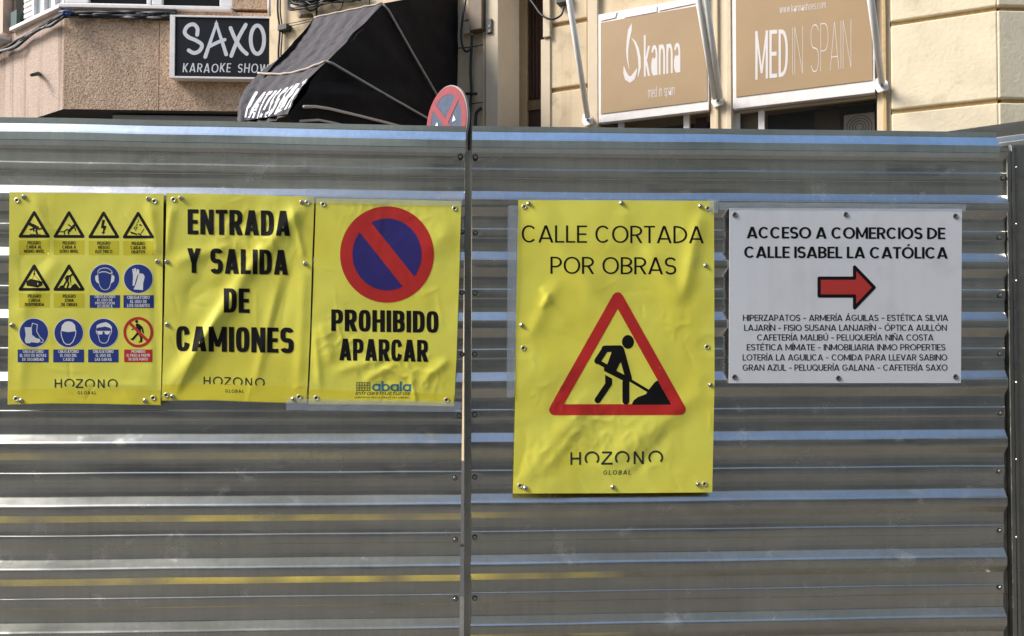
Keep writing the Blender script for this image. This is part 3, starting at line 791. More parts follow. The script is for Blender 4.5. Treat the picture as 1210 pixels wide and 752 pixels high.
B.polys([c1([(615, 335), (640, 335), (720, 365), (718, 382), (640, 362)], *o)] + st([(735, 362), (765, 378)], 18, *o) + st([(768, 360), (812, 300)], 9, *o)
        + st([(755, 240), (770, 250)], 20, *o) + st([(672, 290), (700, 305), (720, 275), (690, 268), (672, 290)], 9, *o) + st([(728, 160), (742, 190), (720, 210)], 8, *o)
        + st([(700, 250), (720, 240)], 10, *o) + st([(700, 325), (690, 315)], 8, *o) + st([(720, 245), (712, 215)], 6, *o), 3)
o = (10, 305)
B.polys([c1([(242, 325), (300, 285), (440, 315), (465, 330), (462, 375), (395, 405), (250, 380)], *o)] + st([(352, 140), (352, 215)], 12, *o) + st([(352, 215), (330, 285)], 5, *o)
        + st([(352, 230), (425, 310)], 6, *o) + [disc(*c1([(352, 218)], *o)[0], 1.2)], 3)
B.polys([disc(*c1([(862, 232)], *o)[0], 1.3)] + st([(845, 245), (790, 262)], 26, *o) + st([(810, 255), (800, 310)], 42, *o) + st([(800, 310), (770, 355), (750, 400)], 22, *o)
        + st([(805, 310), (822, 350), (805, 400)], 22, *o) + st([(845, 250), (848, 330)], 14, *o) + st([(848, 330), (860, 370)], 6, *o) + st([(785, 262), (775, 285)], 14, *o)
        + [c1([(690, 412), (705, 385), (740, 372), (765, 390), (770, 412)], *o), c1([(848, 412), (870, 375), (905, 350), (930, 362), (970, 412)], *o)], 3)
for cx, cy in ((123.9, 329.5), (163.4, 329.6), (39.9, 393.6), (81.2, 393.6), (122.5, 393.8)):
    W_.lift = .0008; W_.polys([disc(cx, cy, 17.7, n=40)], 3, 3); BL.lift = .0011; BL.polys([disc(cx, cy, 16.9, n=40)], 3, 3)
RD.lift = .001
ring = sarc(163.4, 392.8, 16.0, 16.4, 0, 360, 2, 44); RD.polys(ribbon(ring, 3.3), 4)
BT.lift = .0012
o = (100, 370)
BT.polys([disc(*c1([(711, 118)], *o)[0], 1.8)] + st([(718, 165), (770, 200)], 44, *o) + st([(735, 180), (740, 270)], 62, *o) + st([(725, 280), (690, 320), (655, 360)], 30, *o) + st([(655, 362), (630, 355)], 16, *o)
         + st([(750, 280), (775, 340), (772, 385)], 30, *o) + st([(772, 388), (745, 398)], 16, *o) + st([(785, 205), (800, 270)], 22, *o) + st([(700, 200), (645, 230)], 14, *o), 3)
T_.lift = .0015
RB = Print(S1, .0015); RB.polys(ribbon(c1([(603, 125), (865, 385)], *o), 3.3, 4), 4)
WT = Print(S1, .0014)
o = (100, 305)   # ear defenders
WT.polys(ribbon(c1([(180, 200), (185, 175), (210, 150), (250, 138), (300, 138), (345, 155), (372, 185), (378, 210)], *o), .75) + ribbon(c1([(195, 205), (230, 190), (290, 190), (350, 215), (375, 195)], *o), .9)
         + ribbon(c1([(180, 205), (185, 300), (210, 390), (240, 428), (270, 438), (310, 432), (340, 405), (360, 330), (375, 205)], *o), .6)
         + [c1([(145, 250), (165, 235), (185, 235), (195, 350), (165, 335), (145, 300)], *o), c1([(372, 232), (400, 240), (410, 265), (400, 320), (360, 348)], *o)], 3)
WT.polys([c1([(650, 155), (668, 150), (672, 195), (678, 140), (700, 142), (705, 195), (715, 148), (745, 165), (748, 215), (720, 240), (700, 300), (680, 380), (655, 378), (662, 240)], *o),
          c1([(735, 235), (755, 210), (775, 215), (795, 215), (815, 240), (820, 265), (800, 345), (798, 440), (668, 430), (700, 360)], *o)], 3)
o = (10, 370)
WT.polys([c1([(220, 195), (318, 195), (322, 300), (380, 345), (425, 355), (440, 390), (400, 410), (310, 400), (290, 415), (235, 412), (222, 370), (235, 300)], *o)]
         + ribbon(c1([(315, 195), (328, 140), (395, 160), (385, 250), (430, 330), (475, 370), (470, 400), (440, 405)], *o), .75), 3)
WT.polys([c1([(720, 235), (730, 170), (770, 125), (820, 112), (870, 125), (910, 165), (918, 232), (930, 248), (815, 262), (710, 245)], *o)]
         + ribbon(c1([(718, 255), (725, 320), (755, 400), (790, 430), (840, 430), (880, 395), (915, 310), (922, 252)], *o), .9), 3)
o = (100, 370)
WT.polys([c1([(160, 215), (165, 170), (200, 150), (230, 140), (290, 125), (340, 150), (372, 190), (370, 240), (350, 205), (280, 185), (230, 195), (185, 200)], *o),
          c1([(172, 248), (245, 248), (245, 290), (205, 298), (178, 280)], *o), c1([(272, 248), (350, 248), (340, 285), (305, 298), (275, 285)], *o)]
         + ribbon(c1([(158, 232), (160, 270), (185, 300), (205, 385), (240, 412), (290, 412), (320, 380), (340, 310), (365, 275), (370, 232)], *o), .7) + ribbon(c1([(160, 250), (362, 250)], *o), .6), 3)
CAP = []
def cap_lines(P, cx, ys, lines, h=3.8, k=.92):
    P.ms.append(MB()); P.hold = True
    for y, s in zip(ys, lines): 
        f = FONTS['cap']; tot = sum((f[6] if c == ' ' else glyph(c, f)[1]) + f[5] for c in s) - f[5]
        w = tot * h * .98 * k; P.text(s, 'cap', cx - w / 2, y, cx + w / 2, y, h)
    P.hold = False
KL = Print(S1, .0016)
for cx, y0, ls in ((40.2, 289.0, ('PELIGRO', 'CAIDA AL', 'MISMO NIVEL')), (81.6, 289.1, ('PELIGRO', 'CAIDA A', 'OTRO NIVEL')), (122.6, 289.4, ('PELIGRO', 'RIESGO', 'ELECTRICO')),
                   (163.2, 289.8, ('PELIGRO', 'CAIDA DE', 'OBJETOS')), (40.6, 351.9, ('PELIGRO', 'CARGA', 'SUSPENDIDA')), (81.8, 352, ('PELIGRO', 'ZONA', 'DE OBRAS'))):
    cap_lines(KL, cx, (y0, y0 + 4.9, y0 + 9.9), ls, k=.86)
CW = Print(S1, .0020)
BX = Print(S1, .0008); RX = Print(S1, .0008)
BX.polys([[(106, 349), (141.8, 349), (141.8, 364), (106, 364)]], 3, 3); cap_lines(CW, 123.9, (352.2, 356.2, 360.0, 363.7), ('OBLIGATORIO', 'EL USO DE', 'PROTECCION', 'ACUSTICA'), 3.1, 1)
BX.polys([[(145.9, 349), (181.7, 349), (181.7, 364), (145.9, 364)]], 3, 3); cap_lines(CW, 163.7, (353.4, 358.3, 363.0), ('OBLIGATORIO', 'EL USO DE', 'LOS GUANTES'), 3.7)
for x0, x1, ls in ((20.8, 57.4, ('OBLIGATORIO', 'EL USO DE BOTAS', 'DE SEGURIDAD')), (62.9, 99.2, ('OBLIGATORIO', 'EL USO DEL', 'CASCO')), (104.1, 140, ('OBLIGATORIO', 'EL USO DE', 'LAS GAFAS'))):
    BX.polys([[(x0, 413.2), (x1, 413.2), (x1, 428.4), (x0, 428.4)]], 3, 3); cap_lines(CW, (x0 + x1) / 2, (417.3, 421.9, 426.6), ls, 3.5, .88)
RX.polys([[(146.7, 413.2), (180, 413.2), (180, 428.2), (146.7, 428.2)]], 3, 3); cap_lines(CW, 163.4, (417.2, 421.7, 426.3), ('PROHIBIDO', 'EL PASO A PARTIR', 'DE ESTE PUNTO'), 3.3, .80)
for P, nm, mt in ((B, 'pictogram', 'black'), (Y, 'caption_backing', 'label_y'), (OL, 'pictogram_ledge', 'olive'), (W_, 'white_rim', 'white_p'), (BL, 'blue_disc', 'blue'), (RD, 'prohibition_ring', 'red'),
                  (BT, 'walking_figure', 'black'), (RB, 'prohibition_bar', 'red'), (WT, 'pictogram', 'white_p'), (KL, 'caption', 'black'), (CW, 'caption', 'white_p'),
                  (BX, 'caption_box', 'blue'), (RX, 'caption_box', 'red')):
    P.build(nm, M[mt], t1)
hozono(t1, S1, 64.6, 458.4, 138.2, 458.8, 10.2)
P = Print(S1, .0022); P.text('GLOBAL', 'global', 91.6, 466.0, 113.7, 466.2, 3.7); P.build('small_lettering', M['green_black'], t1)

# ---- banner 2
E2 = ([(197, 228.5), (195.5, 300), (193.5, 390), (191, 473.5)], [(197, 228.5), (285, 230), (371.7, 233)],
      [(371.7, 233), (368.8, 305), (366.5, 390), (362.5, 477)], [(191, 473.5), (250, 473.2), (310, 475.5), (362.5, 477)])
ey2 = [(205, 236), (363, 239.6), (196.5, 467.2), (353.5, 469.3)]; sc2 = [(213.7, 234.3), (356.5, 239.2), (197.3, 309.5), (360.6, 311.9), (197.7, 384), (203.6, 469), (346.8, 472)]
S2 = make_surface(None, [((362, 236), (268, 350), 10, .008), ((290, 330), (198, 462), 10, .010), ((266, 352), (205, 470), 5, .004), ((200, 312), (275, 290), 9, .004), ((210, 238), (300, 270), 10, -.003),
                         ((208, 350), (300, 330), 12, -.003), ((330, 330), (300, 460), 6, .003), ((350, 300), (318, 420), 9, -.003), ((205, 240), (196, 300), 6, .003),
                         ((360, 315), (352, 466), 7, .0025), ((255, 285), (215, 380), 12, -.0025), ((345, 245), (360, 310), 4, .0035)], ey2 + sc2, 5.3, big=.0035,
                  crumple=[(300, 280, 40, .0015)])
t2 = banner('yellow banner reading ENTRADA Y SALIDA DE CAMIONES, the middle of three', E2, S2, 120, 170, ey2, sc2, .925)
P = Print(S2, .0024)
P.text('ENTRADA', 'cond', 221.7, 277, 343, 279, 29.6); P.text('Y SALIDA', 'cond', 221.3, 322.7, 340.3, 325, 29.3)
P.text('DE', 'cond', 264.4, 369.6, 294.9, 370, 28.8); P.text('CAMIONES', 'cond', 208.2, 415, 347, 417.3, 29.6)
P.build('lettering', M['black'], t2)
hozono(t2, S2, 240.5, 455, 312, 457.2, 9.8)
P = Print(S2, .0024); P.text('GLOBAL', 'global', 266.2, 464.0, 288, 464.4, 3.8); P.build('small_lettering', M['green_black'], t2)

# ---- banner 3
E3 = ([(373.5, 234.5), (371, 310), (368, 400), (364.5, 478)], [(373.5, 234.5), (460, 236), (545, 238)],
      [(545, 238), (542.5, 330), (539.5, 420), (536.5, 480.5)], [(364.5, 478), (450, 478.6), (536.5, 480.5)])
ey3 = [(381.8, 241.5), (537.3, 246.6), (373.7, 470.6), (527.8, 472.8)]
S3 = make_surface(None, [((380, 385), (392, 430), 8, .004), ((395, 440), (450, 425), 7, .003), ((430, 450), (470, 430), 5, .003), ((500, 450), (530, 425), 6, .004), ((372, 390), (378, 460), 5, .003),
                         ((485, 446), (492, 476), 3, .003), ((500, 300), (535, 270), 14, .003)], ey3, 8.9, big=.0024,
                  crumple=[(455, 440, 30, .0014), (400, 400, 24, .001), (500, 445, 26, .0012), (460, 238, 60, .0006)])
t3 = banner('yellow banner with a red and blue no-parking roundel over PROHIBIDO APARCAR', E3, S3, 130, 180, ey3, [], .925)
cx, cy = 457.2, 300.9
P = Print(S3, .0014)
P.polys([disc(cx, cy, 55.4, 56.9, 72)], 3, 3); P.build('red_roundel', M['red'], t3)
P = Print(S3, .0024)
def halfdisc(side):
    import cmath
    d = Vector((51, 63.7)).normalized(); nrm = Vector((d.y, -d.x)) * side; pts = []
    for i in range(361):
        a = R(i); v = Vector((40.8 * math.cos(a), 42.4 * math.sin(a)))
        pts.append((v, v.dot(nrm)))
    lim = 8.6
    # start where the arc crosses the bar edge
    idx = next(i for i in range(360) if pts[i][1] < lim <= pts[i + 1][1]); out = []
    for k in range(1, 360):
        v, q = pts[(idx + k) % 360]
        if q < lim: break
        out.append((cx + v.x, cy + v.y))
    return out
P.polys([halfdisc(1)], 3, 3); P.polys([halfdisc(-1)], 3, 3); P.build('blue_field', M['navy'], t3)
P = Print(S3, .0015)
P.text('PROHIBIDO', 'cond', 391.4, 391.3, 518, 393.6, 25.6); P.text('APARCAR', 'cond', 400.9, 426, 505.8, 427.8, 25.8); P.build('lettering', M['black'], t3)
P = Print(S3, .0015); gp = []
for i in range(6): x = 421.4 + i * 3.1; gp += ribbon([(x, 452), (x, 461.8)], .75)
for j in range(4): y = 452.2 + j * 3.15; gp += ribbon([(421.1, y), (437.2, y + .1)], .75)
P.polys(gp, 3); P.text('infrαestructurαs', 'logoit', 419.8, 466.8, 484.2, 467.0, 4.4, slant=.3); P.text('GRUPO HOZONO GLOBAL', 'cap', 419, 470.8, 483.5, 471.0, 1.9, slant=.2)
P.build('logo_lettering', M['olive'], t3)
P = Print(S3, .0015); P.text('αbαlα', 'logo', 439.6, 462.2, 485.6, 462.7, 11.8); P.build('logo_name', M['teal'], t3)

# ---- banner 4 (tall)
E4 = ([(612.5, 236.6), (610.8, 320), (609.5, 415), (608.5, 480), (606, 583.4)], [(612.5, 236.6), (735, 237), (843.6, 237.8)],
      [(843.6, 237.8), (844, 340), (844.3, 453), (841.5, 582)], [(606, 583.4), (730, 583), (841.5, 582)])
ey4 = [(619.5, 244.5), (836.5, 246.5), (618.5, 411.6), (835.6, 410.2), (614.6, 574.3), (832.6, 572.2)]
sc4 = [(625, 240.9), (734.6, 240.1), (827.6, 243.9), (833.8, 314), (616.6, 384.6), (839.4, 455), (620.7, 577), (724.2, 575.8), (824.6, 572.4)]
S4 = make_surface(None, [((626, 244), (715, 360), 15, .0055), ((715, 355), (800, 470), 16, .003), ((760, 290), (806, 358), 11, .005), ((828, 250), (806, 358), 9, .0055), ((660, 330), (625, 400), 10, .003),
                         ((640, 340), (652, 360), 4, .003), ((650, 345), (640, 365), 4, .003), ((620, 440), (740, 430), 22, .003), ((840, 455), (700, 560), 14, .004), ((615, 570), (700, 470), 12, .0035),
                         ((736, 242), (742, 300), 12, .002), ((616, 500), (606, 583), 10, -.003), ((690, 500), (640, 560), 6, .002), ((800, 500), (740, 570), 8, -.002)], ey4 + sc4, 12.4, big=.0036, small=.0006,
                  crumple=[(700, 505, 28, .0014), (640, 545, 26, .0009), (760, 530, 40, .0007), (800, 380, 20, .0008), (655, 470, 25, .0008)])
t4 = banner('tall yellow banner reading CALLE CORTADA POR OBRAS above a red roadworks triangle', E4, S4, 150, 220, ey4, sc4, None)
P = Print(S4); P.text('CALLE CORTADA', 'human', 616.4, 286.7, 831.7, 287.8, 20.4); P.text('POR OBRAS', 'human', 650.4, 323.7, 799.1, 324.6, 20.2); P.build('lettering', M['black'], t4)
P = Print(S4, .0013)
a, b, c = (729.9, 351.9), (655.2, 484.4), (803.9, 484.1)
P.polys(rstroke([a, b], 12.9, 4) + rstroke([b, c], 12.9, 4) + rstroke([c, a], 12.9, 4), 3, 3); P.build('red_triangle', M['red'], t4)
P = Print(S4, .0014); q = 4.422
def c4(l): return [(640 + x / q, 330 + y / q) for x, y in l]
def s4(l, w): return rstroke(c4(l), w / q, 4)
P.polys([disc(*c4([(451, 328)])[0], 7.0, 8.1, 26)] + s4([(330, 364), (410, 363)], 34) + s4([(332, 366), (292, 428)], 34) + s4([(292, 430), (345, 460)], 22)
        + [c4([(366, 380), (425, 352), (420, 430), (408, 440), (385, 490), (325, 480), (345, 440)])] + s4([(414, 368), (455, 520)], 34)
        + s4([(340, 470), (450, 526)], 30) + s4([(455, 524), (556, 584)], 15) + [c4([(332, 500), (368, 520), (368, 552), (332, 548)])] + s4([(350, 548), (293, 632)], 33)
        + s4([(440, 540), (440, 638)], 36) + [c4([(470, 657), (480, 635), (502, 617), (545, 601), (562, 575), (590, 540), (600, 532), (607, 530), (677, 656)])], 3, 3)
P.build('digging_figure', M['black'], t4)
hozono(t4, S4, 674, 549.6, 782.4, 548.2, 15)
P = Print(S4, .0010); P.text('GLOBAL', 'global', 712.6, 561.2, 745.2, 560.9, 5.2, slant=.15); P.build('small_lettering', M['green_black'], t4)

# ---- white board
def SW(x, y, lift=0.0): return F.px(x, y, .0262 + lift)
fw = coons([(862, 246.2), (861.3, 453)], [(862, 246.2), (1136.4, 247)], [(1136.4, 247), (1135.2, 452.8)], [(861.3, 453), (1135.2, 452.8)])
tw = thing('direction_board', SW(998, 453), 'white board listing shops with a red arrow pointing right, beside the tall yellow banner', 'sign')
m = MB(); m.grid(lambda u, v: SW(*fw(u, v)), 24, 18); m.f = [x[::-1] for x in m.f]; m.build('panel', M['board'], tw, smooth=True, solid=.0026)
def SW2(x, y, lift=0.0): return SW(x, y, lift + .0015)
P = Print(SW2, .0003)
P.text('ACCESO A COMERCIOS DE', 'bold', 882.3, 281.8, 1117, 282.9, 13.7); P.text('CALLE ISABEL LA CATÓLICA', 'bold', 879.3, 304.9, 1120, 305.9, 13.6)
P.build('headline', M['black'], tw)
P = Print(SW2, .0003)
for s, x0, x1, y in (('HIPERZAPATOS - ARMERÍA ÁGUILAS - ESTÉTICA SILVIA', 877.8, 1120.2, 379.4), ('LAJARÍN - FISIO SUSANA LANJARÍN - ÓPTICA AULLÓN', 879.3, 1118.7, 391.1),
                     ('CAFETERÍA MALIBÚ - PELUQUERÍA NIÑA COSTA', 894.6, 1103, 402.6), ('ESTÉTICA MÍMATE - INMOBILIARIA INMO PROPERTIES', 882.3, 1117.2, 414.2),
                     ('LOTERÍA LA AGUILICA - COMIDA PARA LLEVAR SABINO', 877.5, 1119.3, 426.2), ('GRAN AZUL - PELUQUERÍA GALANA - CAFETERÍA SAXO', 877.5, 1119.6, 438.2)):
    P.text(s, 'semi', x0, y, x1, y, 7.3)
P.build('shop_list', M['black'], tw)
P = Print(SW2, .0003)
ar = [(967.9, 328.9), (1009.8, 328.9), (1009.8, 315.6), (1033, 339.8), (1009.8, 364), (1009.8, 350), (967.9, 350)]
P.polys(sum([rstroke([ar[i], ar[(i + 1) % 7]], 3.9) for i in range(7)], []), 4); P.build('arrow_outline', M['black'], tw)
P = Print(SW2, .0002)
P.polys([ar], 4); P.build('arrow_fill', M['arrow'], tw)
for x, y in ((868.3, 254), (999.5, 253.8), (1129, 255.6), (868, 445.8), (990.6, 447), (1129, 445.4)):
    eyelet(tw, SW2, x, y, 'eyelet_g')

# ---- clear adhesive tape over the tops and edges
def tape(quad, label, seed):
    f = coons([quad[0], quad[3]], [quad[0], quad[1]], [quad[1], quad[2]], [quad[3], quad[2]])
    cc = F.px(*f(.5, .5), .02)
    t = thing('adhesive_tape', cc, label, 'tape', 'strips of clear tape holding the banners')
    m = MB(); m.grid(lambda u, v: F.px(*f(u, v), .0282 + .0012 * noise.noise(Vector((u * 14, v * 3, seed)))), 40, 5); m.f = [x[::-1] for x in m.f]
    m.build('film', M['tape'], t, smooth=True)
tape([(360, 222.5), (548, 227), (546, 244), (361, 239.5)], 'long wrinkled clear tape along the top of the no-parking banner', 1)
tape([(338, 471), (546, 475), (545, 487), (338, 485)], 'clear tape along the foot of the no-parking banner', 2)
tape([(600, 243), (613, 243), (608, 470), (599, 470)], 'clear tape down the left edge of the tall yellow banner', 3)
tape([(836, 236), (850, 236), (848, 252), (838, 252)], 'small clear tape on the upper right corner of the tall banner', 4)
tape([(850, 239), (1142, 241.5), (1141, 250), (850, 248)], 'clear tape along the top of the white board', 5)

# ================================================================== SHOP BUILDING (cream) on plane K
zTop = 9.0
kb = thing('shop_building', K.pt(sk(870), 0, -1.0), 'cream rendered shop building with grooved pilasters behind the right of the fence', 'building')
def kbox(name, x0, x1, z0, z1, n0, n1, mt, parent=kb, bevel=0.006):
    a, b = sk(x1, n1), sk(x0, n1)
    m = MB(); m.box(K, a, b, z0, z1, n0, n1); return m.build(name, M[mt], parent, bevel=bevel)
zw1 = zk(707, 143.0)        # bottom of the sign boards
def zrow(x, y): return zk(x, y)
# solid wall left of the doorway, in courses of the main wall
kbox('wall', 318, 573, 0, zTop, -.6, 0, 'cream', bevel=0)
kbox('pilaster', 573.5, 588.5, 0, zTop, -.55, .05, 'cream_l')
kbox('moulding', 570, 573, 0, zTop, -.02, .03, 'cream')
# doorway
kbox('door_reveal', 590, 641, zk(610, -60), zTop, -.9, -.02, 'reveal')
m = MB(); a, b = sk(589), sk(641)
m.box(K, sk(622.5, -.75), sk(586, -.75), 0, zk(610, -60), -.95, -.75); m.build('door_side_wall', M['reveal'], kb)
dr = MB(); dr.box(K, sk(646, -.8), sk(622, -.8), 0, 7.5, -1.0, -.80); dob = dr.build('door', M['wood'], kb)
for q in (627, 631, 635):
    m = MB(); s_ = sk(q, -.79); m.box(K, s_ - .012, s_ + .012, zk(630, 116, -.79), 7.4, -.80, -.78); m.build('door_moulding', M['wood'], dob)
m = MB(); m.box(K, sk(641, -.77), sk(623.5, -.77), zk(630, 130, -.77), zk(630, 119, -.77), -.80, -.77); m.build('transom', M['box_g'], dob)
m = MB(); m.box(K, sk(641, -.1), sk(639, -.1), 0, 4.6, -.9, -.1)
# pilaster with grooves 639-698
def courses(x0, x1, grooves, mt, gh, nface, nback=-.6, pref='wall_course'):
    zs = [0] + [g - gh for g in grooves] + [zTop]; zb = [0] + list(grooves)
    lo = 0
    for g_ in list(grooves) + [None]:
        hi = zTop if g_ is None else g_ - gh / 2
        kbox(pref, x0, x1, lo, hi, nback, nface, mt, bevel=.012)
        if g_ is None: break
        lo = g_ + gh / 2
    kbox('joint_bed', x0 + .6, x1 - .6, .05, zTop - .05, nback + .01, nface - .035, 'groove', bevel=0)
zg1, zg2 = zrow(672, 27), zrow(672, 104.5)
courses(650, 694, sorted([zg2 - (zg1 - zg2) * k for k in (-2, -1, 0, 1, 2, 3)]), 'cream', .045, 0.0)
kbox('pilaster_edge', 639, 650, 0, zk(645, 47), -.6, .02, 'cream_l')
kbox('pilaster_edge', 641.5, 649.7, zk(645, 46), zTop, -.6, .05, 'cream_l')
kbox('pilaster_edge', 694.3, 706, 0, zTop, -.6, .035, 'cream_l')
# header behind the sign boards, and piers between the windows
kbox('window_header', 706.3, 1036, zw1 + .02, zTop, -.6, -.03, 'cream', bevel=0)
kbox('pier', 839, 866, 0, zTop, -.6, .02, 'cream_l')
kbox('pier_edge', 845, 848.5, 0, zTop, -.02, .05, 'cream')
kbox('pier_edge', 858, 864, 0, zTop, -.02, .05, 'cream_l')
kbox('pier', 1036.3, 1052.6, 0, zTop, -.6, -.01, 'cream_l')
kbox('pier_edge', 1043, 1047.5, 0, zTop, -.02, .03, 'groove')
zg3, zg4 = zrow(1055, 28.5), zrow(1055, 132.5)
courses(1053, 1179, sorted([zg4 + (zg3 - zg4) * k for k in (-4, -3, -2, -1, 0, 1, 2, 3)]), 'cream_y', .042, 0.012)
# facade beyond the corner
def mrow(name, s0, s1, z0, z1, n0, n1, mt):
    m = MB(); m.box(Mr, s0, s1, z0, z1, n0, n1); return m.build(name, M[mt], kb, bevel=.012)
lo = 0
for k in (-4, -3, -2, -1, 0, 1, 2, 3, 4):
    g_ = zg4 + (zg3 - zg4) * k
    hi = g_ - .021
    if hi > lo + .05: mrow('wall_course', -.003, 3.5, lo, hi, -.6, .014, 'cream_y')
    lo = g_ + .021
mrow('joint_bed', .05, 3.49, .05, zTop, -.55, -.03, 'groove')
# shop interior and windows
a, b = sk(1036), sk(706)
rm = MB(); rm.box(K, a - .1, b + .1, 0, zw1 + .6, -3.1, -3.0); rm.build('interior_wall', M['dark'], kb)
rm = MB(); rm.box(K, a - .1, b + .1, zw1 + .3, zw1 + .4, -3.0, -.62); rm.build('interior_ceiling', M['soffit'], kb)
for q_ in (a - .1, b):
    rm = MB(); rm.box(K, q_, q_ + .1, 0, zw1 + .3, -3.0, -.62); rm.build('interior_side_wall', M['dark'], kb)
def window(x0, x1, ztop, posts, lab):
    w = thing('shop_window', K.pt((sk(x0) + sk(x1)) / 2, .6, -.1), lab, 'window')
    a, b = sk(x1, -.12), sk(x0, -.12)
    m = MB(); m.box(K, a, b, ztop - .04, ztop, -.16, -.06); m.box(K, a, b, .5, .6, -.16, -.06); m.build('window_frame', M['cream_l'], w, bevel=.004)
    for q in posts:
        s_ = sk(q, -.12); m = MB(); m.box(K, s_ - .03, s_ + .03, .601, ztop - .041, -.155, -.065); m.build('mullion', M['frame_w'], w, bevel=.004)
    gm = mat('shop_glass', (0.02, 0.02, 0.02), 0.03, alpha=.3, spec=.3)
    m = MB(); m.box(K, a + .01, b - .01, .602, ztop - .042, -.112, -.106); m.build('pane', gm, w)
window(707, 838, zw1 + .02, (735, 812), 'shop window under the shorter tan sign board, only its top showing')
window(867, 1035, zk(870, 127), (871, 900), 'shop window under the tan sign board with the thin capitals')
m = MB(); m.box(K, sk(905, -.13), sk(874, -.13), .6, zk(880, 127), -.3, -.17); m.build('blind', M['reveal'], kb)
# air conditioner in the window
sa, za = K.hit(997, 136, -.25); sb, zb = K.hit(1034, 165, -.25)
ac = thing('air_conditioner', K.pt((sa + sb) / 2, zb, -.4), 'white air conditioner unit inside the shop window under the thin capitals', 'air conditioner')
m = MB(); m.box(K, sb, sa, zb, za, -.55, -.25); m.build('casing', M['signwhite'], ac, bevel=.01)
m = MB(); cc = K.pt((sa + sb) / 2, (za + zb) / 2, -.247)
for r_ in (.035, .06, .085, .11): m.tube([cc + (K.pt(1, 0) - K.pt(0, 0)) * math.cos(R(i * 20)) * r_ + Vector((0, 0, math.sin(R(i * 20)) * r_)) for i in range(19)], .003, 5, False)
m.build('fan_grille', M['washer'], ac)
# goods and frames showing in the dark windows
it = thing('display_poster', K.pt(sk(990, -.4), zk(960, 145, -.4), -.5), 'dark framed poster standing inside the shop window left of the air conditioner', 'poster')
m = MB(); m.box(K, sk(992, -.5), sk(962, -.5), zk(975, 190, -.5), zk(975, 131, -.5), -.53, -.5); m.build('panel', M['box_g'], it)
it = thing('display_poster', K.pt(sk(830, -.4), zk(826, 150, -.4), -.5), 'maroon poster inside the shop window under the shorter tan board', 'poster')
m = MB(); m.box(K, sk(834, -.4), sk(822, -.4), zk(826, 180, -.4), zk(826, 139, -.4), -.43, -.4); m.build('panel', M['maroon'], it)

# sign boards
def board(x0, x1, yb, yt, label, inner, n=.06):
    s1_, z0 = K.hit(x0, yb, n); z1 = K.hit(x0, yt, n)[1]; s0_ = K.hit(x1, 90, n)[0]
    t = thing('sign_board', K.pt((s0_ + s1_) / 2, z0, 0), label, 'sign')
    m = MB(); m.box(K, s0_, s1_, z0, z1, -.02, n - .008); m.build('frame', M['signwhite'], t, bevel=.005)
    (ix0, iyb, iyt), ix1 = inner
    a1, c0 = K.hit(ix0, iyb, n); c1_ = K.hit(ix0, iyt, n)[1]; a0 = K.hit(ix1, 90, n)[0]
    m = MB(); m.box(K, a0, a1, c0, c1_, n - .007, n); m.build('face', M['tan'], t)
    return t
def SK(n): return lambda x, y, lift=0.0: K.px(x, y, n + lift)
kanna = board(707, 837.3, 145.4, 17, 'tan sign board with a curved emblem and lowercase kanna lettering', ((710, 134.8, 27), 835.4))
P = Print(SK(.06), .003)
P.text('kanna', 'low', 760.8, 90.8, 803.9, 85.4, 49, 47.5); P.text('med in spain', 'lowthin', 765.8, 115.8, 797.2, 112.2, 12.6); P.build('lettering', M['letter'], kanna)
P = Print(SK(.06), .003); q5 = 5.013
def ck(l): return [(700 + x / q5, y / q5) for x, y in l]
P.polys(ribbon(ck([(233, 138), (222, 180), (212, 235), (206, 300), (208, 350), (218, 412)]), [.3, 4.4, 3.2, 2.4, 1.8, .4]) +
        ribbon(ck([(232, 226), (252, 250), (268, 290), (278, 345), (280, 400), (270, 455)]), [.5, 2.2, 3.0, 3.2, 2.8, .8]) +
        ribbon(ck([(186, 392), (192, 430), (205, 462), (222, 472), (240, 460), (254, 432), (265, 405)]), [.5, 3.8, 6.0, 6.8, 5.5, 3.2, .4]), 4)
P.build('emblem', M['letter'], kanna)
medb = board(866, 1034, 129, -70, 'tan sign board reading MED IN SPAIN in thick and thin capitals', ((870, 114.8, -65), 1030.8))
P = Print(SK(.06), .003)
P.text('MED', 'med', 892.5, 94.6, 931, 90.3, 57.5, 56); P.text('IN SPAIN', 'hair', 936.4, 88.6, 1005.8, 79.9, 56, 57)
P.text('www.kannashoes.com', 'lowthin', 921.3, 15.8, 975.8, 9.6, 9); P.build('lettering', M['letter'], medb)

# torn paper / white tape patches over the upper edge of the kanna board
P = Print(SK(.06), .002)
P.polys([[(709, 25), (727, 21), (729, 13.5), (709, 17.5)], [(736, 21.5), (776, 14), (776, 6.5), (738, 14)], [(778, 13), (822, 4), (818, -2), (778, 6)]], 6)
P.build('paper_patch', M['frame_w'], kanna)

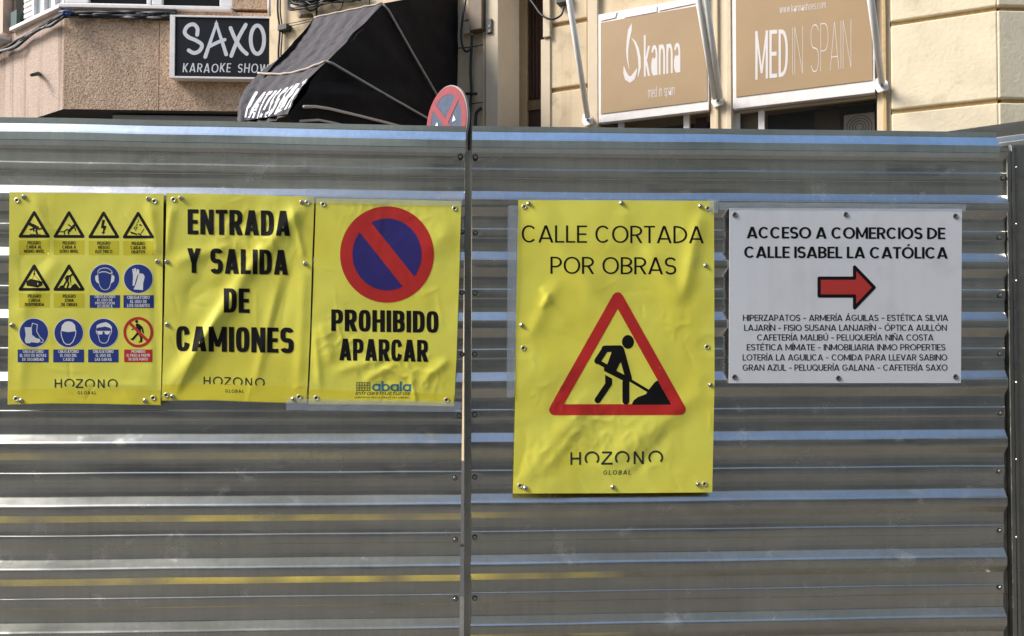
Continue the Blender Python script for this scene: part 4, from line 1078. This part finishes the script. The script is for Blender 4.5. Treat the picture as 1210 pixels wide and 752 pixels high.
# folding awning arms
def arm(name_label, foot, tops, r=.029):
    w0 = K.px(foot[0], foot[1], .10)
    t = thing('awning_arm', w0, name_label, 'awning arm')
    m = MB(); sc_, zc_ = K.hit(foot[0], foot[1], .06)
    pts = [(-.055, -.05), (.03, -.07), (.06, -.02), (.05, .06), (0, .08), (-.05, .02)]
    for dd in (-.035, .03):
        m.hexa([K.pt(sc_ + dd * 0 + x, zc_ + y, .08 + .0) for x, y in pts], [K.pt(sc_ + x, zc_ + y, .055) for x, y in pts]); break
    m.build('bracket', M['white_m'], t, bevel=.004)
    for (tx, ty, ox) in tops:
        s_, z_ = K.hit(tx, ty, .95)
        m = MB(); a = K.px(foot[0] + ox, foot[1] - 3, .115); b = K.pt(s_, z_, .95)
        m.tube([a, a + (b - a) * .5, b + (b - a) * .25], r, 12); m.build('arm_tube', M['white_m'], t, smooth=True)
    m = MB(); m.tube([K.px(foot[0], foot[1], .05), K.px(foot[0], foot[1], .14)], .014, 10); m.build('pivot_bolt', M['bolt'], t)
    return t
arm('single white awning arm left of the kanna board', (694.5, 142), [(672.5, 0, 0)])
arm('double white awning arm at the pier between the two tan boards', (848, 119), [(825.5, 0, -3), (834, 0, 3)])
arm('single white awning arm right of the thin capitals', (1042, 101), [(1029, 0, 0)])

# electrics on the left of the doorway
mbx = thing('meter_box', K.pt(sk(560), zk(560, 41), .1), 'grey brown electric meter box high beside the canopy', 'meter box')
m = MB(); m.box(K, sk(569, .12), sk(554, .12), zk(560, 41), zk(560, -30), 0, .12); m.build('casing', M['box_g'], mbx, bevel=.006)
m = MB(); m.box(K, sk(555, .05), sk(547.5, .05), zk(550, 42.5), zk(550, 28), 0, .05); m.build('junction_box', M['cream_l'], mbx, bevel=.006)
m = MB(); m.box(K, sk(554, .05), sk(547, .05), zk(550, 26), zk(550, -10), 0, .045); m.build('cover_plate', M['cream_l'], mbx, bevel=.006)
bell = thing('door_bell', K.pt(sk(578), zk(578, 42), .07), 'small dark door bell plate on the pilaster by the doorway', 'door bell')
m = MB(); m.box(K, sk(581, .07), sk(575.5, .07), zk(578, 42.5), zk(578, 26), .05, .075); m.build('plate', M['washer'], bell, bevel=.004)
for y in (31, 37):
    w = K.px(578.2, y, .076); m = MB(); m.lathe(w, K.N(), [(.014, 0), (.014, .004)], 12); m.build('button', M['cable_g'], bell)
def cable(pts, r, mt, label, n=None, group=None, name='cable', depth=None):
    P3 = [K.px(p[0], p[1], p[2] if len(p) > 2 else .05) for p in pts] if depth is None else [at(p[0], p[1], depth + (p[2] if len(p) > 2 else 0)) for p in pts]
    # Catmull-Rom
    out = []
    for i in range(len(P3) - 1):
        a, b, c_, d = P3[max(i - 1, 0)], P3[i], P3[i + 1], P3[min(i + 2, len(P3) - 1)]
        for k in range(6):
            t = k / 6; out.append(.5 * ((2 * b) + (c_ - a) * t + (2 * a - 5 * b + 4 * c_ - d) * t * t + (3 * b - a - 3 * c_ + d) * t ** 3))
    out.append(P3[-1])
    m = MB(); m.tube(out, r, 7); o = m.build(name, M[mt], None, smooth=True, loc=out[-1]); tag(o, label, 'cable', group); return o
cable([(558, 42, .08), (557, 60, .06), (556, 85, .06), (557, 110, .06), (555, 140, .06), (554, 190, .06)], .016, 'cable', 'thick black cable dropping from the meter box')
cable([(552, -10, .06), (547, 20, .12), (545, 45, .12), (549, 60, .12), (556, 58, .10), (559, 42, .08)], .013, 'cable', 'black cable looping under the meter box')
cable([(541, 57, .03), (556, 56, .05), (571, 53, .03)], .006, 'cable', 'thin black wire crossing the wall under the meter box')
cable([(541, 124, .03), (556, 123, .05), (571, 121, .03)], .006, 'cable', 'thin black wire crossing the wall beside the round road sign')
cable([(569, 128, .04), (564, 132, .06), (562, 140, .06), (562, 170, .06)], .018, 'cable', 'short bent black conduit low beside the pilaster')
cable([(550, 111, .06), (557, 111, .08), (564, 111, .06)], .016, 'cable', 'black clamp round the thick cable')
cable([(622, -6, .03), (631, 6, .1), (640, 18, .15), (652, 23, .15), (663, 18, .12), (666, 8, .1)], .011, 'cable', 'grey black cable hanging in a loop above the dark door')
cb = thing('cable_box', K.pt(sk(663), zk(663, 8), .1), 'small dark box with a cable gland above the left awning arm', 'cable box')
m = MB(); m.box(K, sk(669, .1), sk(657, .1), zk(663, 8), zk(663, -6), 0, .1); m.build('casing', M['washer'], cb, bevel=.005)
# big tangle of black cables above the canopy
def spline(P3):
    out = []
    for i in range(len(P3) - 1):
        a, b, c_, d = P3[max(i - 1, 0)], P3[i], P3[i + 1], P3[min(i + 2, len(P3) - 1)]
        for k in range(5):
            t = k / 5; out.append(.5 * ((2 * b) + (c_ - a) * t + (2 * a - 5 * b + 4 * c_ - d) * t * t + (3 * b - a - 3 * c_ + d) * t ** 3))
    out.append(P3[-1]); return out
TG = MB()
for i in range(15):
    random.seed(40 + i); pts = []
    y0 = random.uniform(-8, 8)
    for k in range(7):
        x = 343 + k * 14 + random.uniform(-3, 3); y = y0 + random.uniform(-3, 4) - k * 1.6 + (4 if k in (1, 2) else 0); pts.append((x, y, .06 + random.uniform(0, .12)))
    pts = [(342 + random.uniform(0, 4), -20, .06)] + pts
    TG.tube(spline([K.px(*p_) for p_ in pts]), random.choice((.008, .011, .014)), 7)
tag(TG.build('cable_tangle', M['cable'], None, smooth=True), 'tangle of black cables hanging above the black canopy', 'cables', kind='stuff')
cable([(392, 6, .1), (397, 13, .12), (403, 10, .1), (406, 0, .1)], .008, 'cable', 'loose loop of black cable hanging from the tangle')
cable([(374, 8, .05), (374, 16, .05), (374, 26, .05)], .014, 'cable', 'short black cable end above the top bar of the canopy')
cable([(437, -5, .05), (436.5, 5, .05), (436, 12, .05)], .007, 'cable', 'thin black wire dropping to the canopy from above')
br = thing('wall_bracket', K.pt(sk(362), zk(362, 22), .05), 'short round wall bracket with a bright end above the canopy', 'bracket')
m = MB(); m.tube([K.px(368, 18.5, .02), K.px(354, 19, .22)], .028, 14); m.build('bracket_tube', M['box_g'], br, smooth=True)
m = MB(); m.tube([K.px(354, 19, .221), K.px(353.6, 19, .235)], .014, 12); m.build('bracket_end', M['white_m'], br)
cable([(330, 30, .05), (350, 26.5, .05), (368, 22.5, .05)], .005, 'cable', 'upper of two thin wires running to the wall bracket')
cable([(330, 32.5, .05), (350, 29.5, .05), (368, 25, .05)], .005, 'cable', 'lower of two thin wires running to the wall bracket')
for i, (xx, rr) in enumerate(((329, .014), (332, .010))):
    cable([(xx, -20, .06), (xx - 1, 12, .07), (xx + 1.5, 35, .05), (xx, 60, .06), (xx + .5, 90, .05), (xx, 140, .05)], rr, 'cable', ('black cable down the wall just right of the SAXO board' if i == 0 else 'thinner black cable beside the one right of the SAXO board'))
jb = thing('junction_box', K.pt(sk(334), zk(334, 40), .1), 'black junction box on the cables right of the SAXO board', 'junction box')
m = MB(); m.box(K, sk(338, .1), sk(327.5, .1), zk(332, 40), zk(332, 33.5), 0, .1); m.build('casing', M['cable'], jb, bevel=.004)
# ================================================================== CANOPY
sR = sk(541)
pR = K.pt(sR, 0)
Q = Plane((pR.x, pR.y), (K.n.x, K.n.y))
def uq(px, py): return Q.hit(px, py)   # (outward distance, z)
def KP(s, u, z): return K.pt(sR + s, z, u)
u2, z2 = uq(452, 5); u4, z4 = uq(386, 73); u6, z6 = uq(341, 135); LN = .84
ztop_ = zk(541, -12)
can = thing('shop_canopy', K.pt(sR + .4, zk(541, 150), 0), 'black folding shop canopy with beige piping, lettered on its front flap', 'awning')
def wob(s, u, z, a=.012): return a * noise.noise(Vector((s * 5, u * 3, z * 4)))
def lerp(a, b, t): return a + (b - a) * t
# front roof panel (bar 2 -> bar 1) and front flap
def lenf(px, u, z):   # distance along the bar to reach photo column px
    return None
L1 = LN * .99; L2 = LN * .90; L3 = LN * .66
def roof(a, b):
    q = lerp(u2, u4, b); z = lerp(z2, z4, b) - .05 * math.sin(b * math.pi) - .05 * math.sin(math.pi * a) * b
    return KP(lerp(0, lerp(L1, L2, b), a), q, z) + K.N() * (.012 * math.sin(a * 30 + b * 3) * .5 + wob(a * 3, b * 4, 0, .014))
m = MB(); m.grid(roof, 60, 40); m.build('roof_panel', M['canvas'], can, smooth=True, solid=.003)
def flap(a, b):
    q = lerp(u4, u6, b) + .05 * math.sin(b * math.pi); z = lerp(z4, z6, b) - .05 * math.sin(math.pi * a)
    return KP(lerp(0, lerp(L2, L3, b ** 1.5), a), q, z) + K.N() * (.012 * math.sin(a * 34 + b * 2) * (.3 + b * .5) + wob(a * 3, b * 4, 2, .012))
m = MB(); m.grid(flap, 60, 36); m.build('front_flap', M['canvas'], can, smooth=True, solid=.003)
def toppan(a, b): return KP(a * L1, lerp(0, u2, b), lerp(ztop_, z2, b) + .02 * math.sin(a * 20) * .3)
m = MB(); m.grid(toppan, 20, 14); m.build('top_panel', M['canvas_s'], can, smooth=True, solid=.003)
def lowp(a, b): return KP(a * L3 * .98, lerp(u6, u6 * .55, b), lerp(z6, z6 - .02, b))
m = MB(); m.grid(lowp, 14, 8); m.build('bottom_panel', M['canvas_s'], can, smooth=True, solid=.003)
# sides: one at each end, fan of cloth between the bars and the pivot
sidepoly = [(452, 5), (541.5, -12), (541.5, 175), (520, 175), (455, 166), (345, 142), (341, 135), (386, 73)]
vs, fs = tri([dens(sidepoly, 8)], 8)
for so_ in (0, 1):
    m = MB(); P3 = []
    for x, y in vs:
        u, z = uq(x, y); tt = max(0, min(1, u / u4)); ss = so_ * lerp(L1, L3, max(0, min(1, (z2 - z) / (z2 - z6))))
        fold = .03 * noise.noise(Vector((u * 2.5, z * 6, so_ * 7))) + .012 * math.sin(math.atan2(z - uq(530, 150)[1], u) * 26)
        if so_ == 0: fold += (.09 * math.exp(-((x - 405) / 45) ** 2 - ((y - 112) / 12) ** 2)) - (.07 * math.exp(-((x - 420) / 50) ** 2 - ((y - 96) / 10) ** 2))
        edge = min(1, min(math.hypot(x - a_, y - b_) for a_, b_ in ((452, 5), (386, 73), (341, 135))) / 30)
        P3.append(KP(ss, u, z) + (K.pt(-1, 0) - K.pt(0, 0)) * (fold * edge * (1 if so_ == 0 else -1)))
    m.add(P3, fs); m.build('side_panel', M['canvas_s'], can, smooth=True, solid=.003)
def pipe(pts, r, mt):
    m = MB(); m.tube(pts, r, 8); m.build('piping', M[mt], can, smooth=True)
def SQ(x, y, d=.03): u, z = uq(x, y); return KP(-d, u, z)
pipe([roof(i / 20, 0) + Vector((0, 0, .01)) for i in range(21)], .009, 'piping')
pipe([roof(i / 20, 1) + K.N() * .015 for i in range(21)], .011, 'piping')
pipe([roof(0, 0), SQ(456, 13), SQ(485, 64), SQ(512, 110), SQ(530, 142)], .012, 'piping_g')
pipe([roof(0, 1), SQ(390, 76), SQ(445, 108), SQ(500, 139), SQ(525, 152)], .012, 'piping_g')
pipe([SQ(352, 127.6, .06), SQ(366, 127.2, .06), SQ(382, 129.5, .06), SQ(420, 138, .05), SQ(454, 146, .04), SQ(500, 158, .03)], .013, 'piping')
pipe([SQ(350, 144, .04), SQ(372, 142.5, .04), SQ(390, 146, .04), SQ(430, 156, .04)], .010, 'piping')
# lettering on the flap
def SFl(x, y, lift=0.0):    # x: 0 left .. 1 right, y: 0 top .. 1 bottom
    p = flap(1 - x, y); p2 = flap(1 - x, min(1, y + .02)); p3 = flap(1 - x - .02, y)
    n = (p2 - p).cross(p3 - p).normalized()
    if n.dot(K.N()) < 0: n = -n
    return p + n * lift
P = Print(SFl, .012)
its = text2d('PATISSERIE', 'valance', .14, .90, .98, .88, .50, slant=0)
for vs_, fs_ in its:
    v2 = [(min(.985, x + (.9 - y) * .10), y) for x, y in vs_]
    P.tris([(v2, fs_)])
P.build('lettering', M['white_p'], can)

# ================================================================== ROUND ROAD SIGN
Ds = 5.2
c = at(527, 146, Ds); rr = 43.5 / FPX * Ds
yaw = R(52); nd = Vector((-math.sin(yaw), -math.cos(yaw), 0)); ud = Vector((math.cos(yaw), -math.sin(yaw), 0))
rs = thing('road_sign', Vector((c.x, c.y, 0)), 'faded round no-stopping road sign, red and blue, peeping over the fence joint', 'road sign')
def SS(x, y, lift=0.0): return c + ud * x * rr + Vector((0, 0, 1)) * y * rr + nd * lift
m = MB(); m.lathe(c - nd * .025, nd, [(rr * 1.0, 0), (rr * 1.02, .006), (rr * 1.02, .022), (rr * .99, .025)], 64); m.build('dish', M['sign_rim'], rs, smooth=False)
def sprint(name, polys, mt, lift, grid=None):
    m = MB(); vs_, fs_ = tri(polys, grid); m.add([SS(x, y, lift) for x, y in vs_], fs_); m.build(name, M[mt], rs)
sprint('blue_field', [disc(0, 0, .80, n=48)], 'sign_b', .0015)
sprint('red_ring', ribbon(sarc(0, 0, .885, .885, 0, 360, 2, 64), .21), 'sign_r', .003)
sprint('red_cross', ribbon([(-.62, .62), (.62, -.62)], .19) + ribbon([(-.62, -.62), (.62, .62)], .19), 'sign_r', .004)
sprint('white_arrow', [[(-.62, -.02), (-.42, .12), (-.35, -.04)], [(.50, -.02), (.40, .14), (.33, -.04)]], 'white_p', .005)
m = MB(); m.tube([Vector((c.x, c.y, 0)) - nd * .06, Vector((c.x, c.y, c.z + rr * .6)) - nd * .06], .03, 14); m.build('pole', M['steel_post'], rs, smooth=True)
m = MB()
for dz in (.12, -.12):
    m = MB(); m.lathe(Vector((c.x, c.y, c.z + dz)) - nd * .06 - Vector((0, 0, .015)), (0, 0, 1), [(.036, 0), (.036, .03)], 14); m.build('clamp', M['bolt'], rs)

# ================================================================== STUCCO BUILDING (left)
zf0 = Lf.hit(75, 129)[1]; zsill = Lf.hit(75, 11)[1]
sb_ = thing('stucco_building', Lf.pt(1.3, 0, -1.5), 'brown pebbledash building with jutting first floor behind the left fence', 'building')
sx = lambda x: Lf.hit(x, 100)[0]
zTL = 9.5
# front wall in panels split by the joint at photo column 188
m = MB(); m.box(Lf, 0.0, sx(187.3), zf0, zsill, -.3, 0); m.build('wall', M['stucco'], sb_)
m = MB(); m.box(Lf, sx(188.1), sx(345), zf0, zsill, -.3, 0); m.build('wall', M['stucco'], sb_)
m = MB(); m.box(Lf, sx(186), sx(190), zf0 + .01, zsill, -.28, -.012); m.build('wall_joint', M['groove'], sb_)
m = MB(); m.box(Lf, sx(274), sx(345), zsill + .052, zTL, -.3, 0); m.build('upper_wall', M['stucco'], sb_)
m = MB(); m.box(Lf, -.05, sx(274), zsill, zsill + .05, -.3, .07); m.build('sill', M['signwhite'], sb_, bevel=.008)
sl_ = Ll.hit(-60, 60)[0]
sgn = 1 if sl_ > 0 else -1
L_s = lambda x: Ll.hit(x, 60)[0]
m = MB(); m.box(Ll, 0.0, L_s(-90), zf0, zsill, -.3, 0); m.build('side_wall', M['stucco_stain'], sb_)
m = MB(); m.box(Ll, -.02, L_s(17), zsill, zsill + .05, -.3, .07); m.build('sill', M['signwhite'], sb_, bevel=.008)
m = MB(); m.box(Ll, L_s(12), L_s(-90), zsill, zTL, -.9, .10); m.build('side_pier', M['pinkwall'], sb_)
m = MB(); m.box(Ll, L_s(15.6), L_s(12.2), zsill + .051, zTL, -.6, -.02); m.build('pier_reveal', M['box_g'], sb_)
m = MB(); m.box(Ll, L_s(13), L_s(-90), zsill - .1, zsill - .05, 0, .16); m.build('sill', M['signwhite'], sb_, bevel=.008)
# soffit and recessed ground floor
a3 = Lf.pt(0, 0); b3 = Lf.pt(sx(345), 0); c3 = Ll.pt(L_s(-90), 0)
m = MB(); pts = [a3, b3, b3 + Vector((0, 2.5, 0)), c3 + Vector((0, 2.5, 0)), c3]
m.hexa([Vector((p_.x, p_.y, zf0 - .002)) - Lf.N() * .004 for p_ in pts], [Vector((p_.x, p_.y, zf0 + .06)) - Lf.N() * .31 for p_ in pts]); m.build('soffit', M['soffit'], sb_)
m = MB(); m.box(Lf, -5, sx(345), 0, zf0 - .01, -1.4, -1.0); m.build('ground_floor_wall', M['dark'], sb_)
m = MB(); m.box(Lf, sx(128), sx(286), zf0 - .14, zf0 - .03, -.6, -.12); m.build('shop_fascia', M['cable_g'], sb_, bevel=.01)
# front windows
def fwin(x0, x1, gx0, gx1, gyb, label):
    t = thing('window', Lf.pt((sx(x0) + sx(x1)) / 2, zsill + .05, 0), label, 'window')
    a, b = sx(x0), sx(x1); ga, gb = sx(gx0), sx(gx1); zb = Lf.hit(gx0, gyb)[1]; z0 = zsill + .052
    for nm, (p0, p1, q0, q1) in (('frame_rail', (a, b, z0, zb)), ('frame_stile', (a, ga, zb + .001, 7.2)), ('frame_stile', (gb, b, zb + .001, 7.2))):
        m = MB(); m.box(Lf, p0, p1, q0, q1, -.1, .0); m.build(nm, M['frame_w'], t, bevel=.01)
    m = MB(); m.box(Lf, ga - .01, gb + .01, zb - .01, 7.2, -.07, -.06); m.build('pane', M['glass'], t)
    m = MB(); m.box(Lf, ga, gb, 7.2, zTL, -.1, 0); m.build('upper_panel', M['frame_w'], t)
fwin(76, 177.5, 103, 172, 3.5, 'white window with dark glass over the pebbledash, the one nearer the corner')
fwin(178.5, 274, 190.5, 258.5, 6.0, 'white window with dark glass above the SAXO board')
# bay windows on the left side
def lwin(x0, x1, y, label, mt='glass_l', shutter=False):
    t = thing('window', Ll.pt((L_s(x0) + L_s(x1)) / 2, zsill + .05, 0), label, 'window')
    a, b = sorted((L_s(x0), L_s(x1))); z0 = zsill + .052
    w = .045
    if shutter:
        m = MB(); m.box(Ll, a, b, z0, 7.4, -.08, -.04); m.build('shutter_board', M['frame_w'], t)
        z = z0 + .03
        while z < 6.6:
            m = MB(); m.box(Ll, a + .02, b - .02, z, z + .05, -.04, -.02); m.build('slat', M['frame_w'], t, bevel=.006); z += .075
        return
    for nm, q in (('frame_stile', (a, a + w, z0, 7.4)), ('frame_stile', (b - w, b, z0, 7.4)), ('frame_rail', (a + w + .001, b - w - .001, z0, z0 + .06))):
        m = MB(); m.box(Ll, q[0], q[1], q[2], q[3], -.08, 0); m.build(nm, M['frame_w'], t, bevel=.008)
    m = MB(); m.box(Ll, a + w, b - w, z0 + .05, 7.4, -.06, -.05); m.build('pane', M[mt], t)
lwin(24.5, 37, 22, 'white louvred shutter at the left end of the side windows', shutter=True)
lwin(37.3, 49, 22, 'curtained side window next to the louvred shutter')
lwin(49.3, 61.5, 14, 'curtained side window, middle of the three')
lwin(61.8, 74.5, 10, 'curtained side window next to the building corner')
gb = thing('utility_box', Ll.pt(L_s(20), Ll.hit(20, 33)[1], .02), 'dark green box on the wall left of the louvred shutter', 'box')
m = MB(); m.box(Ll, L_s(23.5), L_s(16.5), zsill + .06, Ll.hit(20, 15)[1], -.05, .05); m.build('casing', M['green'], gb, bevel=.006)
# gutter cables under the sills
def bcable(P_, pts, r, mt, label, group=None):
    P3 = [P_.px(p_[0], p_[1], p_[2]) for p_ in pts]; m = MB(); m.tube(P3, r, 7)
    tag(m.build('cable', M[mt], None, smooth=True, loc=P3[-1]), label, 'cable', group)
random.seed(11); BG = [MB(), MB()]
for i in range(7):
    pts = []
    for k in range(11):
        x = 74 + k * 13.5; pts.append((x, 15.2 + i * .9 + .018 * k * i * 1.3 + random.uniform(-.6, .6), .04 + random.uniform(0, .05)))
    BG[i == 5].tube(spline([Lf.px(*p_) for p_ in pts]), random.choice((.014, .020, .024)), 7)
for i in range(6):
    pts = []
    for k in range(12):
        x = 76 - k * 8; y = 14.5 + k * 4.75 + i * .9 + random.uniform(-1, 1) + (2.5 * math.sin(k * 1.1) if i > 3 else 0); pts.append((x, y, .06 + random.uniform(0, .05)))
    BG[i in (3, 4)].tube(spline([Ll.px(*p_) for p_ in pts]), random.choice((.012, .018)), 7)
tag(BG[0].build('cable_bundle', M['cable'], None, smooth=True), 'bundled black cables running under the sills of the pebbledash building', 'cables', kind='stuff')
tag(BG[1].build('cable_bundle', M['cable_g'], None, smooth=True), 'grey cables twisted into the black bundle under the sills', 'cables', kind='stuff')
bcable(Lf, [(70, 15, .1), (78, 13.5, .12), (86, 15, .1), (82, 17, .1), (74, 17, .12)], .02, 'cable_b', 'blue cable coil at the building corner under the sill')
bcable(Lf, [(96, 17, .06), (105, 22.5, .03), (106, 25, .03)], .012, 'cable_g', 'short grey cable end dangling below the front sill')
dcf = thing('cable_duct', Lf.pt(sx(188), Lf.hit(188, 25)[1], .05), 'black ribbed duct under the sill beside the SAXO board', 'duct')
m = MB(); m.box(Lf, sx(180), sx(200.5), Lf.hit(188, 25)[1], Lf.hit(188, 15.5)[1], .01, .07); m.build('duct_body', M['cable'], dcf, bevel=.006)
for k in range(8):
    s_ = sx(181.5) + k * (sx(200) - sx(181.5)) / 8; m = MB(); m.box(Lf, s_, s_ + .012, Lf.hit(188, 24.6)[1], Lf.hit(188, 16)[1], .071, .082); m.build('rib', M['cable_g'], dcf)
sp = thing('drain_spout', Ll.px(42, 88, .0), 'small dark drain spout sticking out of the stained side wall', 'spout')
m = MB(); m.tube([Ll.px(45, 86.8, -.02), Ll.px(45, 87.3, .08), Ll.px(37, 89, .22)], [.028, .026, .02], 10); m.build('spout_pipe', M['washer'], sp, smooth=True)
# SAXO board
nS = .16
def SX(x, y, lift=0.0): return Lf.px(x, y, nS + lift)
sx0, zbS = Lf.hit(200.6, 92.6, nS); ztS = Lf.hit(200.6, 17.9, nS)[1]; sx1 = Lf.hit(325.8, 50, nS)[0]
sax = thing('sign_board', Lf.pt((sx0 + sx1) / 2, zbS, 0), 'black board in a white frame reading SAXO KARAOKE SHOW', 'sign')
m = MB(); m.box(Lf, sx0 + .01, sx1 - .01, zbS + .01, ztS - .01, .01, nS - .02); m.build('case', M['signwhite'], sax)
m = MB(); m.box(Lf, sx0 + .06, sx1 - .02, zbS + .02, ztS - .02, nS - .019, nS); m.build('face', M['saxo_bk'], sax)
fwid = .024
for nm, q in (('frame_side', (sx0, Lf.hit(207, 50, nS)[0], zbS, ztS)), ('frame_side', (sx1 - fwid, sx1, zbS, ztS)),
              ('frame_rail', (Lf.hit(207, 50, nS)[0] + .001, sx1 - fwid - .001, zbS, zbS + .026)), ('frame_rail', (Lf.hit(207, 50, nS)[0] + .001, sx1 - fwid - .001, ztS - .026, ztS))):
    m = MB(); m.box(Lf, *q, nS - .05, nS + .012); m.build(nm, M['signwhite'], sax, bevel=.003)
q8 = 8.354
def cs(l): return [(200 + x / q8, 10 + y / q8) for x, y in l]
def smooth2(l, k=5):
    out = []
    for i in range(len(l) - 1):
        a, b, c_, d = l[max(i - 1, 0)], l[i], l[i + 1], l[min(i + 2, len(l) - 1)]
        for j in range(k):
            t = j / k; out.append(tuple(.5 * (2 * b[e] + (c_[e] - a[e]) * t + (2 * a[e] - 5 * b[e] + 4 * c_[e] - d[e]) * t * t + (3 * b[e] - a[e] - 3 * c_[e] + d[e]) * t ** 3) for e in (0, 1)))
    out.append(l[-1]); return out
P = Print(SX, .003)
def ss(l, w): return rstroke(cs(smooth2(l)), w / q8)
P.tris([tri(ss([(275, 262), (278, 200), (238, 158), (178, 180), (152, 238), (190, 285), (265, 318), (322, 362), (300, 418), (245, 442), (192, 415)], 38))])
P.tris([tri(rstroke(cs([(355, 480), (465, 155), (562, 455)]), 38 / q8) + ss([(400, 375), (480, 335), (548, 310)], 34))])
P.tris([tri(ss([(605, 195), (650, 300), (712, 400), (765, 450)], 38) + ss([(755, 162), (680, 300), (612, 470)], 38))])
P.tris([tri(ribbon(cs(sarc(870, 310, 66, 140, 0, 360, 2, 40)), 38 / q8))])
P.build('letter', M['saxo_l'], sax)
P = Print(SX, .003); random.seed(3)
P.text('KARAOKE SHOW', 'hand', 215.7, 85.2, 316.5, 86.6, 10.6, slant=.1, jitter=.05); P.build('lettering', M['saxo_l'], sax)
# white pipes and a wire above and right of the board
cable([(318, -20, .3), (318, 8, .3), (318.5, 19, .25)], .02, 'white_m', 'short white pipe dropping to the top right of the SAXO board', name='pipe')

# ================================================================== BUILDING ACROSS THE STREET (behind the viewer, seen as reflections)
ob = thing('street_facade', (0, -7.5, 0), 'grey beige facade across the street, seen only as a reflection in the steel', 'building')
Op = Plane((0, -7.0), (1, 0))
def obx(name, x0, x1, z0, z1, y0, y1, mt): 
    m = MB(); q = [(x0, z0), (x1, z0), (x1, z1), (x0, z1)]
    m.hexa([(x, y1, z) for x, z in q], [(x, y0, z) for x, z in q]); return m.build(name, M[mt], ob)
obx('wall', -16, -.51, 7.6, 16, -8, -7, 'opp_l'); obx('wall', -16, -.51, 3.4, 7.4, -8, -7, 'opp_l'); obx('wall', -.5, 16, 3.4, 7.4, -8, -7, 'opp'); obx('wall', -.5, 16, 7.56, 11.8, -8, -7, 'opp'); obx('ground_floor', -16, 16, 0, 3.3, -8, -7.15, 'opp'); obx('ledge', -16, 16, 3.301, 3.399, -8, -6.8, 'cream_l'); obx('cornice', -16, 16, 7.401, 7.55, -8, -6.75, 'cream_l')
for i in range(7):
    x = -12 + i * 4
    obx('shop_shutter', x - 1.2, x + 1.2, .12, 2.7, -7.15, -7.1, 'shutter')
    obx('window', x - .6, x + .6, 4.2, 6.2, -7.0, -6.97, 'glass')
